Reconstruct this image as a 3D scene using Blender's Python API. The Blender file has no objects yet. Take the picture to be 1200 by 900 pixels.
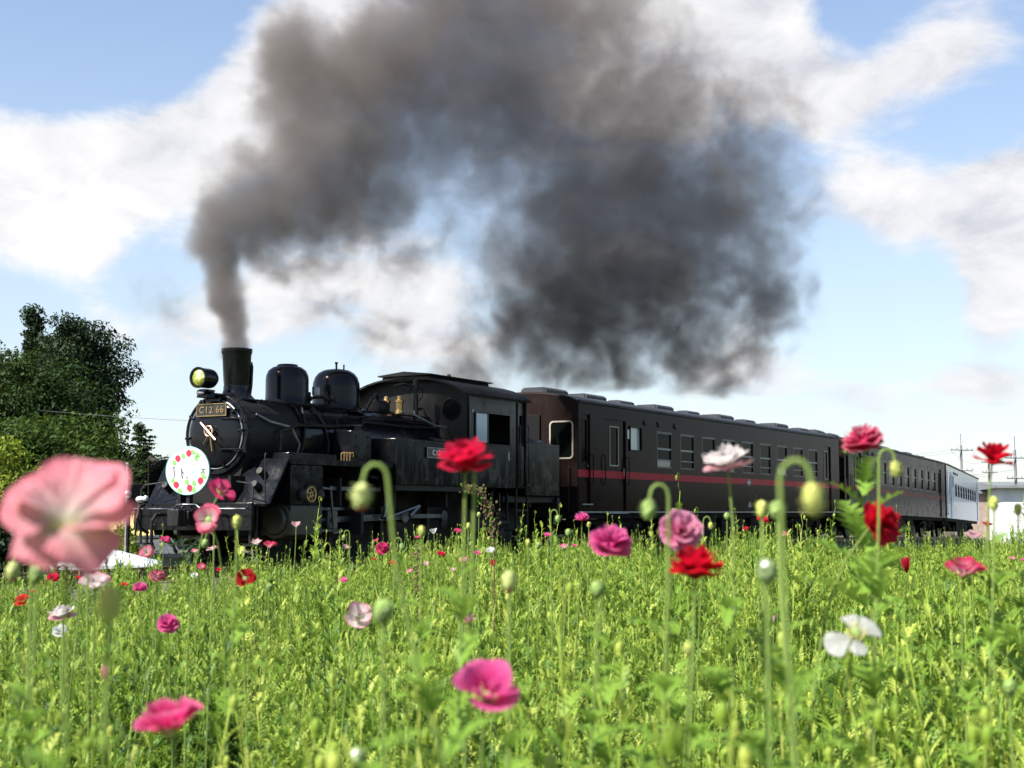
import bpy, bmesh, math, random
import numpy as np
from mathutils import Vector, Matrix
from math import sin, cos, pi, radians, atan2, sqrt

random.seed(7); rng = np.random.default_rng(7)
SC = bpy.context.scene
COL = SC.collection

# ------------------------------------------------------------------ camera
EYE = Vector((0.0, 0.0, 1.2))
cam = bpy.data.cameras.new('camera'); cam_ob = bpy.data.objects.new('camera', cam); COL.objects.link(cam_ob)
cam_ob.location = EYE
cam_ob.rotation_euler = (radians(90) + math.atan(150 / 1707), 0, 0)
cam.sensor_width = 36; cam.lens = 1707 / 1200 * 36
cam.clip_start = 0.05; cam.clip_end = 6000
cam.dof.use_dof = True; cam.dof.focus_distance = 17.0; cam.dof.aperture_fstop = 6.6
SC.camera = cam_ob

# ------------------------------------------------------------------ light
SUN = Vector((-0.62, -0.40, 0.80)).normalized()          # direction towards the sun
sl = bpy.data.lights.new('sun', 'SUN'); so = bpy.data.objects.new('sun', sl); COL.objects.link(so)
sl.energy = 4.8; sl.angle = radians(0.53); sl.color = (1.0, 0.95, 0.87)
so.location = (-20, -15, 30); so.rotation_euler = SUN.to_track_quat('Z', 'Y').to_euler()
SC.view_settings.view_transform = 'Standard'; SC.view_settings.look = 'None'
SC.view_settings.exposure = 1.5; SC.view_settings.gamma = 1.0; SC.view_settings.use_curve_mapping = False
SC.cycles.max_bounces = 8; SC.cycles.diffuse_bounces = 3; SC.cycles.glossy_bounces = 3
SC.cycles.transmission_bounces = 5; SC.cycles.transparent_max_bounces = 8; SC.cycles.volume_bounces = 1
SC.cycles.use_denoising = True
SC.cycles.sample_clamp_indirect = 8.0

def pixdir(x, y):
    """direction of a point of the sky, from its bearing in the 1200x900 photograph"""
    p = math.atan(150 / 1707); a = (x - 600) / 1707; b = (450 - y) / 1707
    return Vector((a, cos(p) - b * sin(p), sin(p) + b * cos(p))).normalized()

# ------------------------------------------------------------------ node helper
class NT:
    def __init__(s, tree): s.t = tree; s.n = tree.nodes; s.l = tree.links
    def new(s, typ, **kw):
        n = s.n.new(typ)
        for k, v in kw.items(): setattr(n, k, v)
        return n
    def put(s, sock, v):
        if hasattr(v, 'is_output') or isinstance(v, bpy.types.NodeSocket): s.l.new(v, sock)
        else: sock.default_value = v
    def math(s, op, a, b=None, c=None, clamp=False):
        n = s.new('ShaderNodeMath', operation=op); n.use_clamp = clamp
        for i, v in enumerate((a, b, c)):
            if v is not None: s.put(n.inputs[i], v)
        return n.outputs[0]
    def vmath(s, op, a, b=None, scale=None):
        n = s.new('ShaderNodeVectorMath', operation=op)
        s.put(n.inputs[0], a)
        if b is not None: s.put(n.inputs[1], b)
        if scale is not None: s.put(n.inputs['Scale'], scale)
        return n.outputs['Value'] if op in ('DISTANCE', 'DOT_PRODUCT', 'LENGTH') else n.outputs['Vector']
    def noise(s, vec, scale, detail=4, rough=0.55, dist=0.0):
        n = s.new('ShaderNodeTexNoise')
        if vec is not None: s.put(n.inputs['Vector'], vec)
        n.inputs['Scale'].default_value = scale; n.inputs['Detail'].default_value = detail
        n.inputs['Roughness'].default_value = rough; n.inputs['Distortion'].default_value = dist
        return n.outputs[0], n.outputs[1]
    def rng(s, v, a, b, c=0.0, d=1.0, smooth=True):
        n = s.new('ShaderNodeMapRange'); n.interpolation_type = 'SMOOTHSTEP' if smooth else 'LINEAR'
        s.put(n.inputs[0], v)
        for i, q in enumerate((a, b, c, d)): s.put(n.inputs[1 + i], q)
        return n.outputs[0]
    def mix(s, f, a, b):
        n = s.new('ShaderNodeMix', data_type='RGBA')
        s.put(n.inputs[0], f); s.put(n.inputs[6], a); s.put(n.inputs[7], b)
        return n.outputs[2]
    def ramp(s, f, stops):
        n = s.new('ShaderNodeValToRGB'); s.put(n.inputs[0], f)
        e = n.color_ramp.elements
        while len(e) < len(stops): e.new(0.5)
        for k, (p, c) in enumerate(stops): e[k].position = p; e[k].color = (*c, 1)
        return n.outputs[0]

# ------------------------------------------------------------------ sky with clouds
world = bpy.data.worlds.new('World'); SC.world = world; world.use_nodes = True
W = NT(world.node_tree); W.n.clear()
sky = W.new('ShaderNodeTexSky', sky_type='NISHITA'); sky.sun_disc = False
sky.sun_elevation = math.asin(SUN.z); sky.sun_rotation = atan2(SUN.x, SUN.y)
sky.air_density = 1.0; sky.dust_density = 0.6; sky.ozone_density = 1.6
tc = W.new('ShaderNodeTexCoord').outputs['Generated']
sep = W.new('ShaderNodeSeparateXYZ'); W.l.new(tc, sep.inputs[0])
zz = W.math('ADD', W.math('MAXIMUM', sep.outputs[2], 0.0), 0.32)
cmb = W.new('ShaderNodeCombineXYZ')
W.l.new(W.math('DIVIDE', sep.outputs[0], zz), cmb.inputs[0])
W.l.new(W.math('DIVIDE', sep.outputs[1], zz), cmb.inputs[1])
W.l.new(W.math('MULTIPLY', sep.outputs[2], 3.0), cmb.inputs[2])
mp = W.new('ShaderNodeMapping'); W.l.new(cmb.outputs[0], mp.inputs[0])
mp.inputs['Rotation'].default_value = (0, 0, radians(-24)); mp.inputs['Scale'].default_value = (0.85, 1.5, 1.0)
mp.inputs['Location'].default_value = (3.1, 1.7, 0.4)
m3 = W.new('ShaderNodeMapping'); W.l.new(tc, m3.inputs[0]); m3.inputs['Rotation'].default_value = (0, radians(-18), 0); m3.inputs['Scale'].default_value = (1.0, 1.0, 1.9)
n0 = W.noise(mp.outputs[0], 2.6, 9, 0.58, 0.25)[0]
n1 = W.math('ADD', W.math('MULTIPLY', n0, .35), W.math('MULTIPLY', W.noise(m3.outputs[0], 5.0, 10, 0.60, 0.35)[0], .65))
n2 = W.noise(m3.outputs[0], 15.0, 7, 0.62, 0.4)[0]
n3 = W.noise(tc, 3.0, 5, 0.6, 0.2)[0]
cov = W.math('ADD', W.math('MULTIPLY', n1, 0.72), W.math('MULTIPLY', n2, 0.28))
# where the cloud banks and the clear stretches of that afternoon stand
BANKS = [(20, 200, 0.085, .20), (120, 215, 0.08, .22), (230, 160, 0.07, .22), (330, 90, 0.075, .24), (420, 35, 0.06, .16),
         (60, 270, .055, .16), (180, 395, .06, .12), (300, 345, .06, .12), (420, 310, .08, .15), (500, 395, .06, .16), (700, 60, .10, .18), (830, 30, .10, .20),
         (920, 60, .06, .16), (980, 110, .035, .14), (1060, 90, .04, .20), (1130, 55, .04, .18), (1020, 235, .06, .17), (1120, 240, .07, .19), (1190, 260, .05, .16),
         (1170, 350, .035, .20), (1160, 425, .05, .15), (880, 400, .05, .14), (1000, 480, .06, .10), (1280, 120, .1, .12), (-120, 200, .12, .2)]
CLEAR = [(90, 40, .085, -.22), (215, 30, .06, -.2), (30, 60, .06, -.12), (170, 330, .035, -.16), (30, 335, .05, -.16), (110, 460, .05, -.12),
         (1090, 160, .045, -.16), (990, 20, .045, -.14), (1180, 130, .04, -.12), (1030, 360, .06, -.14), (960, 330, .05, -.14), (1100, 310, .04, -.08), (420, 360, .035, -.08)]
for x, y, r, a in BANKS + CLEAR:
    dist = W.vmath('DISTANCE', tc, tuple(pixdir(x, y)))
    cov = W.math('ADD', cov, W.rng(dist, r * 1.25, 0.0, 0.0, a))
cm = W.rng(cov, 0.525, 0.69)
shade = W.ramp(W.math('ADD', W.math('MULTIPLY', n2, .62), W.math('MULTIPLY', n3, .38)), [(0.36, (0.235, 0.24, 0.262)), (0.47, (0.315, 0.313, 0.322)), (0.60, (0.375, 0.370, 0.368))])
skyc = W.vmath('SCALE', sky.outputs[0], scale=0.072)
hz = W.rng(sep.outputs[2], 0.0, 0.42, 0.50, 0.08)
skyc = W.vmath('MULTIPLY', skyc, (1.0, .965, .985))
skyc = W.mix(hz, skyc, (0.265, 0.30, 0.33, 1))
fin = W.mix(W.math('MULTIPLY', cm, 0.94), skyc, shade)
bg = W.new('ShaderNodeBackground'); W.l.new(fin, bg.inputs[0]); bg.inputs[1].default_value = 1.0
W.l.new(bg.outputs[0], W.new('ShaderNodeOutputWorld').inputs[0])

# ------------------------------------------------------------------ mesh helpers
class MB:
    def __init__(s, off=(0, 0, 0)): s.v = []; s.f = []; s.m = []; s.uv = None; s.off = Vector(off)
    def add(s, vs, fs, m=0):
        b = len(s.v); s.v += [tuple(Vector(p) + s.off) for p in vs]; s.f += [tuple(i + b for i in f) for f in fs]; s.m += [m] * len(fs); return s
    def box(s, x0, x1, y0, y1, z0, z1, m=0):
        return s.add([(x0, y0, z0), (x1, y0, z0), (x1, y1, z0), (x0, y1, z0), (x0, y0, z1), (x1, y0, z1), (x1, y1, z1), (x0, y1, z1)],
                     [(3, 2, 1, 0), (4, 5, 6, 7), (0, 1, 5, 4), (1, 2, 6, 5), (2, 3, 7, 6), (3, 0, 4, 7)], m)
    def prism(s, pts, y0, y1, m=0):
        """polygon in (x, z), extruded along y"""
        n = len(pts); vs = [(x, y0, z) for x, z in pts] + [(x, y1, z) for x, z in pts]
        a = sum(pts[i][0] * pts[(i + 1) % n][1] - pts[(i + 1) % n][0] * pts[i][1] for i in range(n))
        fs = [tuple(range(n)), tuple(range(2 * n - 1, n - 1, -1))] + [(i, i + n, (i + 1) % n + n, (i + 1) % n) for i in range(n)]
        if (a > 0) != (y1 > y0): fs = [tuple(reversed(f)) for f in fs]
        return s.add(vs, fs, m)
    def prism_x(s, pts, x0, x1, m=0):
        """polygon in (y, z), extruded along x"""
        n = len(pts); vs = [(x0, y, z) for y, z in pts] + [(x1, y, z) for y, z in pts]
        a = sum(pts[i][0] * pts[(i + 1) % n][1] - pts[(i + 1) % n][0] * pts[i][1] for i in range(n))
        fs = [tuple(range(n)), tuple(range(2 * n - 1, n - 1, -1))] + [(i, i + n, (i + 1) % n + n, (i + 1) % n) for i in range(n)]
        if (a > 0) == (x1 > x0): fs = [tuple(reversed(f)) for f in fs]
        return s.add(vs, fs, m)
    def lathe(s, prof, o, ax=(0, 0, 1), n=24, m=0, a0=0.0):
        """prof: list of (radius, height along the axis)"""
        ax = Vector(ax).normalized(); q = ax.to_track_quat('Z', 'Y'); X = q @ Vector((1, 0, 0)); Y = q @ Vector((0, 1, 0)); o = Vector(o)
        vs, fs, ring = [], [], []
        for r, h in prof:
            if r < 1e-6: ring.append([len(vs)]); vs.append(o + ax * h)
            else:
                ring.append(list(range(len(vs), len(vs) + n)))
                vs += [o + ax * h + (X * cos(a0 + 2 * pi * k / n) + Y * sin(a0 + 2 * pi * k / n)) * r for k in range(n)]
        for a, b in zip(ring, ring[1:]):
            for k in range(n):
                k2 = (k + 1) % n
                if len(a) == 1 and len(b) == 1: continue
                if len(a) == 1: fs.append((a[0], b[k2], b[k])[::-1])
                elif len(b) == 1: fs.append((a[k], a[k2], b[0]))
                else: fs.append((a[k], a[k2], b[k2], b[k]))
        if len(ring[0]) > 1: fs.append(tuple(reversed(ring[0])))
        if len(ring[-1]) > 1: fs.append(tuple(ring[-1]))
        return s.add(vs, fs, m)
    def cyl(s, p0, p1, r, r1=None, n=12, m=0):
        p0 = Vector(p0); p1 = Vector(p1); d = p1 - p0
        return s.lathe([(r, 0), (r if r1 is None else r1, d.length)], p0, d, n, m)
    def ball(s, c, r, n=12, k=7, m=0, sc=(1, 1, 1)):
        b = len(s.v)
        s.lathe([(r * sin(pi * i / k), -r * cos(pi * i / k)) for i in range(k + 1)], (0, 0, 0), (0, 0, 1), n, m)
        c = Vector(c)
        for i in range(b, len(s.v)):
            p = Vector(s.v[i]) - s.off; s.v[i] = tuple(Vector((p.x * sc[0], p.y * sc[1], p.z * sc[2])) + c + s.off)
        return s
    def torus(s, c, ax, R, r, n=24, k=8, m=0):
        ax = Vector(ax).normalized(); q = ax.to_track_quat('Z', 'Y'); c = Vector(c); vs = []; fs = []
        for i in range(n):
            a = 2 * pi * i / n
            for j in range(k):
                b = 2 * pi * j / k
                vs.append(c + q @ Vector(((R + r * cos(b)) * cos(a), (R + r * cos(b)) * sin(a), r * sin(b))))
        for i in range(n):
            for j in range(k):
                fs.append((i * k + j, (i + 1) % n * k + j, (i + 1) % n * k + (j + 1) % k, i * k + (j + 1) % k))
        return s.add(vs, fs, m)
    def tube(s, pts, r, n=8, m=0):
        pts = [Vector(p) for p in pts]; R = r if isinstance(r, (list, tuple)) else [r] * len(pts)
        vs, fs = [], []; up = None
        for i, p in enumerate(pts):
            t = (pts[min(i + 1, len(pts) - 1)] - pts[max(i - 1, 0)]).normalized()
            if up is None: up = t.orthogonal().normalized()
            up = (up - t * up.dot(t)); up = up.normalized() if up.length > 1e-6 else t.orthogonal().normalized()
            w = t.cross(up)
            vs += [p + (up * cos(2 * pi * k / n) + w * sin(2 * pi * k / n)) * R[i] for k in range(n)]
        for i in range(len(pts) - 1):
            for k in range(n):
                fs.append((i * n + k, i * n + (k + 1) % n, (i + 1) * n + (k + 1) % n, (i + 1) * n + k))
        fs.append(tuple(reversed(range(n)))); fs.append(tuple(range(len(vs) - n, len(vs))))
        return s.add(vs, fs, m)
    def mesh(s, name, mats, smooth=35):
        me = bpy.data.meshes.new(name); me.from_pydata(s.v, [], s.f)
        for mm in (mats if isinstance(mats, (list, tuple)) else [mats]): me.materials.append(mm)
        if any(s.m): me.polygons.foreach_set('material_index', s.m)
        if smooth:
            me.polygons.foreach_set('use_smooth', [True] * len(s.f)); me.set_sharp_from_angle(angle=radians(smooth))
        me.update(); return me
    def build(s, name, mats, parent=None, bevel=0, smooth=35):
        o = bpy.data.objects.new(name, s.mesh(name, mats, smooth)); COL.objects.link(o)
        if parent: o.parent = parent
        if bevel:
            b = o.modifiers.new('bevel', 'BEVEL'); b.width = bevel; b.segments = 2; b.limit_method = 'ANGLE'; b.angle_limit = radians(40)
        return o
def obj(name, me, parent=None, loc=None):
    o = bpy.data.objects.new(name, me); COL.objects.link(o)
    if parent: o.parent = parent
    if loc is not None: o.location = loc
    return o
def tag(o, label=None, cat=None, group=None, kind=None):
    if label: o['label'] = label
    if cat: o['category'] = cat
    if group: o['group'] = group
    if kind: o['kind'] = kind
    return o
def thing(name, label, cat, loc, rz=0.0, group=None):
    o = bpy.data.objects.new(name, None); COL.objects.link(o); o.location = loc; o.rotation_euler = (0, 0, rz); o.empty_display_size = .2
    return tag(o, label, cat, group)
def text_mesh(name, body, size, mat, extrude=0.004, align='CENTER', spacing=1.0):
    cu = bpy.data.curves.new(name, 'FONT'); cu.body = body; cu.size = size; cu.extrude = extrude; cu.align_x = align; cu.align_y = 'CENTER'; cu.space_character = spacing; cu.resolution_u = 3
    t = bpy.data.objects.new(name + '_curve', cu); COL.objects.link(t)
    bpy.context.view_layer.update()
    me = bpy.data.meshes.new_from_object(t.evaluated_get(bpy.context.evaluated_depsgraph_get()))
    bpy.data.objects.remove(t); bpy.data.curves.remove(cu)
    me.name = name; me.materials.clear(); me.materials.append(mat); return me

# ------------------------------------------------------------------ materials
def principled(name, color, rough=0.5, metal=0.0, spec=0.5, coat=0.0, var=0.0, vscale=4.0, bump=0.0, bscale=60.0, rvar=0.0, trans=0.0):
    m = bpy.data.materials.new(name); m.use_nodes = True; N = NT(m.node_tree); b = N.n['Principled BSDF']
    b.inputs['Base Color'].default_value = (*color, 1); b.inputs['Roughness'].default_value = rough; b.inputs['Metallic'].default_value = metal
    b.inputs['Specular IOR Level'].default_value = spec; b.inputs['Coat Weight'].default_value = coat; b.inputs['Coat Roughness'].default_value = 0.08
    co = N.new('ShaderNodeTexCoord').outputs['Object']
    if var or rvar:
        f = N.noise(co, vscale, 6, 0.62)[0]
        if var:
            lo = tuple(c * (1 - var) for c in color) + (1,); hi = tuple(min(1, c * (1 + var)) for c in color) + (1,)
            N.l.new(N.mix(N.rng(f, .3, .7), lo, hi), b.inputs['Base Color'])
        if rvar: N.l.new(N.rng(f, .3, .7, max(.03, rough - rvar), rough + rvar), b.inputs['Roughness'])
    if bump:
        g = N.noise(co, bscale, 3, 0.5)[0]; bp = N.new('ShaderNodeBump'); bp.inputs['Strength'].default_value = bump; bp.inputs['Distance'].default_value = 0.01
        N.l.new(g, bp.inputs['Height']); N.l.new(bp.outputs[0], b.inputs['Normal'])
    return m
def paint(name, color, rough=.22, dirt=(0.05, 0.042, 0.033), dirt_amt=.35, wave=.006, coat=0.0, spec=.22):
    """gloss paint of a working railway vehicle: slow plate waviness, dust that gathers in patches"""
    m = bpy.data.materials.new(name); m.use_nodes = True; N = NT(m.node_tree); b = N.n['Principled BSDF']
    co = N.new('ShaderNodeTexCoord').outputs['Object']
    f = N.noise(co, 2.2, 8, .65, .3)[0]; k = N.rng(f, .48, .8, 0, dirt_amt)
    st = N.new('ShaderNodeMapping'); N.l.new(co, st.inputs[0]); st.inputs['Scale'].default_value = (9, 9, .7)
    k2 = N.rng(N.noise(st.outputs[0], 1.2, 5, .6)[0], .5, .78, 0, dirt_amt * .6)
    kk = N.math('MAXIMUM', k, k2)
    N.l.new(N.mix(kk, (*color, 1), (*dirt, 1)), b.inputs['Base Color'])
    N.l.new(N.math('ADD', N.math('MULTIPLY', kk, .8), rough), b.inputs['Roughness'])
    b.inputs['Coat Weight'].default_value = coat; b.inputs['Coat Roughness'].default_value = .1; b.inputs['Specular IOR Level'].default_value = spec
    h = N.noise(co, 1.7, 2, .5)[0]; bp = N.new('ShaderNodeBump'); bp.inputs['Strength'].default_value = wave * 5; bp.inputs['Distance'].default_value = .02
    N.l.new(h, bp.inputs['Height']); N.l.new(bp.outputs[0], b.inputs['Normal']); N.l.new(bp.outputs[0], b.inputs['Coat Normal'])
    return m
M = {}
M['loco'] = paint('locomotive black paint', (0.0042, 0.0048, 0.0065), .15, dirt_amt=.42, spec=.24, dirt=(.016, .0145, .0125))
M['loco_dull'] = paint('smoky black plate', (0.010, 0.010, 0.010), .5, dirt_amt=.35, coat=0, spec=.2, dirt=(.03, .026, .02))
M['iron'] = principled('oily iron', (0.010, 0.0095, 0.009), .5, spec=.25, var=.4, bump=.2)
M['steel'] = principled('bright rod steel', (0.13, 0.135, 0.15), .38, .9, var=.3, rvar=.12)
M['brass'] = principled('brass', (0.50, 0.33, 0.14), .38, 1, var=.2)
M['bronze'] = principled('polished bronze', (0.85, 0.58, 0.40), .25, 1)
M['plate'] = principled('number plate black', (0.02, 0.02, 0.02), .35)
M['white'] = principled('white enamel', (.82, .83, .82), .4)
M['disc'] = principled('white painted disc', (.62, .64, .65), .5)
M['berry'] = principled('strawberry red print', (.60, .015, .05), .5)
M['berry_leaf'] = principled('pale green print', (.16, .42, .09), .5)
M['ink'] = principled('dark print', (.06, .04, .09), .5)
M['teal_ink'] = principled('teal print', (.20, .45, .45), .5)
M['coal'] = principled('coal', (.012, .012, .013), .45, var=.5, bump=.6, bscale=30)
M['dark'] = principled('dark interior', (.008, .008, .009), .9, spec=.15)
M['under'] = principled('sooty underframe', (.007, .0065, .0065), .8, spec=.15, var=.4)
M['coach'] = paint('dark maroon brown coach paint', (0.0125, 0.0050, 0.0058), .15, dirt_amt=.16, spec=.03, dirt=(.022, .015, .013))
M['coach_end'] = paint('brown coach end paint', (0.0105, 0.0056, 0.0048), .45, dirt_amt=.3, coat=0, spec=.1, dirt=(.03, .02, .016))
M['coach_roof'] = paint('sooty grey coach roof', (0.014, 0.0145, 0.018), .5, dirt_amt=.5, coat=0, dirt=(.03, .03, .03))
M['vent'] = paint('ventilator grey', (0.042, 0.045, 0.055), .5, dirt_amt=.5, coat=0, dirt=(.03, .03, .03))
M['stripe'] = paint('red stripe paint', (0.38, 0.006, 0.022), .4, dirt_amt=.1, spec=.08)
M['stripe_dull'] = paint('faded red stripe paint', (0.15, 0.010, 0.012), .35, dirt_amt=.25, spec=.03)
M['coach_glare'] = paint('coach paint with sky glare painted in', (.66, .69, .73), .3, dirt_amt=.12, coat=.2, dirt=(.42, .42, .42))  # grazing sky glare on the coach side, put into a pale base colour
M['coach_mid'] = paint('brown coach paint', (0.020, 0.0125, 0.010), .22, dirt_amt=.3, spec=.02, dirt=(.05, .037, .03))
M['alu'] = principled('dull aluminium', (.22, .235, .25), .45, .6, var=.2)
M['cream'] = principled('cream rubber frame', (.36, .33, .26), .55)
M['blind'] = principled('pale blind behind glass', (.12, .11, .09), .5, coat=.6)
M['frost'] = principled('frosted pale glass', (.46, .53, .55), .28, coat=.4)
def glass_mat(name, tint, rough=.04, alpha=.5):
    m = bpy.data.materials.new(name); m.use_nodes = True; N = NT(m.node_tree); b = N.n['Principled BSDF']
    b.inputs['Base Color'].default_value = (*tint, 1); b.inputs['Roughness'].default_value = rough; b.inputs['Specular IOR Level'].default_value = .02
    co = N.new('ShaderNodeTexCoord').outputs['Object']
    bp = N.new('ShaderNodeBump'); bp.inputs['Strength'].default_value = .06; bp.inputs['Distance'].default_value = .02
    N.l.new(N.noise(co, 2.5, 2, .5)[0], bp.inputs['Height']); N.l.new(bp.outputs[0], b.inputs['Normal'])
    return m
M['glass'] = glass_mat('dark window glass', (.004, .0055, .0048))
M['pane_blue'] = principled('cab window glass with painted sky reflection', (.16, .27, .40), .12, spec=.7, coat=.5)  # sky reflection painted into the pane as a blue base colour
lens = bpy.data.materials.new('headlight lens'); lens.use_nodes = True
N_ = NT(lens.node_tree); b_ = N_.n['Principled BSDF']
b_.inputs['Roughness'].default_value = .08; b_.inputs['Metallic'].default_value = .75
N_.l.new(N_.ramp(N_.noise(N_.new('ShaderNodeTexCoord').outputs['Object'], 7, 3, .5, .8)[0], [(.40, (.30, .38, .03)), (.52, (.75, .80, .22)), (.62, (.92, .92, .55))]), b_.inputs['Base Color'])
M['lens'] = lens
M['rail'] = principled('rail steel', (.14, .09, .06), .55, .5, var=.4)
M['rail_top'] = principled('worn rail head', (.45, .45, .46), .3, .9)
M['sleeper'] = principled('creosoted sleeper', (.06, .045, .035), .85, var=.4)

# ------------------------------------------------------------------ the line the train stands on
TH = radians(29.8)
P0 = Vector((0.210, 33.816, 0.30))                      # track centre at the first coach's leading end, rail top
def fwd(a): return Vector((-sin(a), -cos(a), 0))
U = fwd(TH); NN = Vector((cos(TH), -sin(TH), 0))        # towards the engine; towards the field
RZ = atan2(U.y, U.x)
TH2, TH3 = radians(26.3), radians(21.9)
J1 = P0 - U * 20.2; J2 = J1 - fwd(TH2) * 20.1 - Vector((0, 0, .26)); J3 = J2 - fwd(TH3) * 20.1 - Vector((0, 0, .30))
PATH = [P0 + U * 55, P0 + U * 25, P0, J1, J1.lerp(J2, .5), J2, J2.lerp(J3, .5), J3, J3 - fwd(radians(18)) * 25 - Vector((0, 0, .2)), J3 - fwd(radians(16)) * 90 - Vector((0, 0, .6))]
def track_sw(x, y):
    """nearest point on the line: signed offset (field side +), rail height, and distance along"""
    best = None; run = 0
    for a, b in zip(PATH, PATH[1:]):
        d = (b - a); L = Vector((d.x, d.y)).length; dx, dy = d.x / L, d.y / L
        t = max(0, min(L, (x - a.x) * dx + (y - a.y) * dy)); qx, qy = a.x + dx * t, a.y + dy * t
        e = sqrt((x - qx) ** 2 + (y - qy) ** 2); sgn = 1 if (x - qx) * dy - (y - qy) * dx > 0 else -1
        if best is None or e < best[0]: best = (e, sgn * e, a.z + d.z * t / L, run + t)
        run += L
    return best[1:]
def sstep(a, b, v): t = max(0, min(1, (v - a) / (b - a))); return t * t * (3 - 2 * t)
def ground_z(x, y):
    w, rz, run = track_sw(x, y)
    z = 0.0
    far = sstep(3.4, 17, -w)                             # behind the line the land falls away, most of all at the left
    left = 1 - sstep(45, 85, run)
    z -= far * (0.6 + 2.4 * left)
    z += sstep(34, 90, -w) * left * 2.6
    bed = 1 - sstep(1.9, 3.4, abs(w))
    z = z * (1 - bed) + (rz - .42) * bed
    if w > 0: z -= sstep(55, 110, run) * .9 * (1 - bed)
    return z
def axis_pts():
    a = list(np.arange(-48, 64.1, 1.0)); s = 1.3; lo = [-48]; hi = [64]
    while lo[-1] > -3000: lo.append(lo[-1] - s); hi.append(hi[-1] + s); s *= 1.35
    return np.array(sorted(lo[1:]) + a + hi[1:])
gx = axis_pts(); gy = axis_pts() + 28
vs = [(float(x), float(y), ground_z(x, y) - .0) for y in gy for x in gx]; n_ = len(gx)
fs = [(j * n_ + i, j * n_ + i + 1, (j + 1) * n_ + i + 1, (j + 1) * n_ + i) for j in range(len(gy) - 1) for i in range(n_ - 1)]
soil = bpy.data.materials.new('grassy soil'); soil.use_nodes = True; N = NT(soil.node_tree); b = N.n['Principled BSDF']; b.inputs['Roughness'].default_value = .95
pos = N.new('ShaderNodeNewGeometry').outputs['Position']
c = N.ramp(N.noise(pos, .35, 7, .65)[0], [(.30, (.030, .045, .014)), (.50, (.055, .080, .022)), (.70, (.085, .085, .035))])
c2 = N.ramp(N.noise(pos, 6, 6, .7)[0], [(.3, (.035, .03, .018)), (.7, (.10, .085, .05))])
N.l.new(N.mix(N.rng(N.noise(pos, .8, 4, .6)[0], .45, .62), c, c2), b.inputs['Base Color'])
bp = N.new('ShaderNodeBump'); bp.inputs['Strength'].default_value = .8; bp.inputs['Distance'].default_value = .05
N.l.new(N.noise(pos, 14, 5, .7)[0], bp.inputs['Height']); N.l.new(bp.outputs[0], b.inputs['Normal'])
gm = MB().add(vs, fs)
tag(gm.build('ground', soil, smooth=180), 'weedy soil and grass sheet under the flower field and out to the horizon', kind='structure')

def dense(path, step=2.5):
    out = []
    for a, b in zip(path, path[1:]):
        k = max(1, int((b - a).length / step)); out += [a.lerp(b, i / k) for i in range(k)]
    return out + [path[-1]]
def sweep(prof, path, m=None):
    """closed (w, z) profile along the line"""
    k = len(prof); vs, fs = [], []
    for i, p in enumerate(path):
        t = (path[min(i + 1, len(path) - 1)] - path[max(i - 1, 0)]); t.z = 0; t.normalize(); side = Vector((-t.y, t.x, 0))
        vs += [p + side * a + Vector((0, 0, z)) for a, z in prof]
    for i in range(len(path) - 1):
        for j in range(k): fs.append((i * k + j, i * k + (j + 1) % k, (i + 1) * k + (j + 1) % k, (i + 1) * k + j))
    return vs, fs
LINE = dense(PATH)
ballast = principled('ballast stone', (.075, .066, .056), .95, var=.6, vscale=24, bump=1.0, bscale=26)
mb = MB(); mb.add(*sweep([(-2.1, -.40), (-1.5, -.17), (1.5, -.17), (2.1, -.40)], LINE)); tag(mb.build('ballast', ballast, smooth=0), kind='structure')
mb = MB()
run = 0; acc = 0; SL = []
for a, b in zip(LINE, LINE[1:]):
    L = (b - a).length; t = (b - a) / L
    while acc < L:
        p = a + t * acc; s_ = Vector((-t.y, t.x, 0)); q = [p + s_ * 1.2 + t * .1, p + s_ * 1.2 - t * .1, p - s_ * 1.2 - t * .1, p - s_ * 1.2 + t * .1]
        mb.add([v + Vector((0, 0, -.24)) for v in q] + [v + Vector((0, 0, -.145)) for v in q], [(4, 5, 6, 7), (0, 1, 5, 4), (1, 2, 6, 5), (2, 3, 7, 6), (3, 0, 4, 7)])
        acc += .62
    acc -= L
tag(mb.build('sleepers', M['sleeper'], smooth=0), kind='stuff')
for sd in (-1, 1):
    c = sd * .56; mb = MB()
    mb.add(*sweep([(c - .06, -.145), (c + .06, -.145), (c + .06, -.13), (c + .012, -.11), (c + .012, -.04), (c + .032, -.03), (c + .032, -.002), (c - .032, -.002), (c - .032, -.03), (c - .012, -.04), (c - .012, -.11), (c - .06, -.13)], LINE))
    tag(mb.build('rail', M['rail'], smooth=0), kind='structure')

# ================================================================== the engine
def T(s, w, z): return P0 + U * s + NN * w + Vector((0, 0, z))
LO = (-6, 0, 0)
loco = thing('steam_locomotive', 'black tank steam locomotive with a bronze-handled smokebox door, smoking at the head of the train', 'locomotive', T(6, 0, 0), RZ)
def L(): return MB(LO)
BL, DU, IR, ST = M['loco'], M['loco_dull'], M['iron'], M['steel']
ZB = 2.21                                               # boiler centre line
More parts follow.
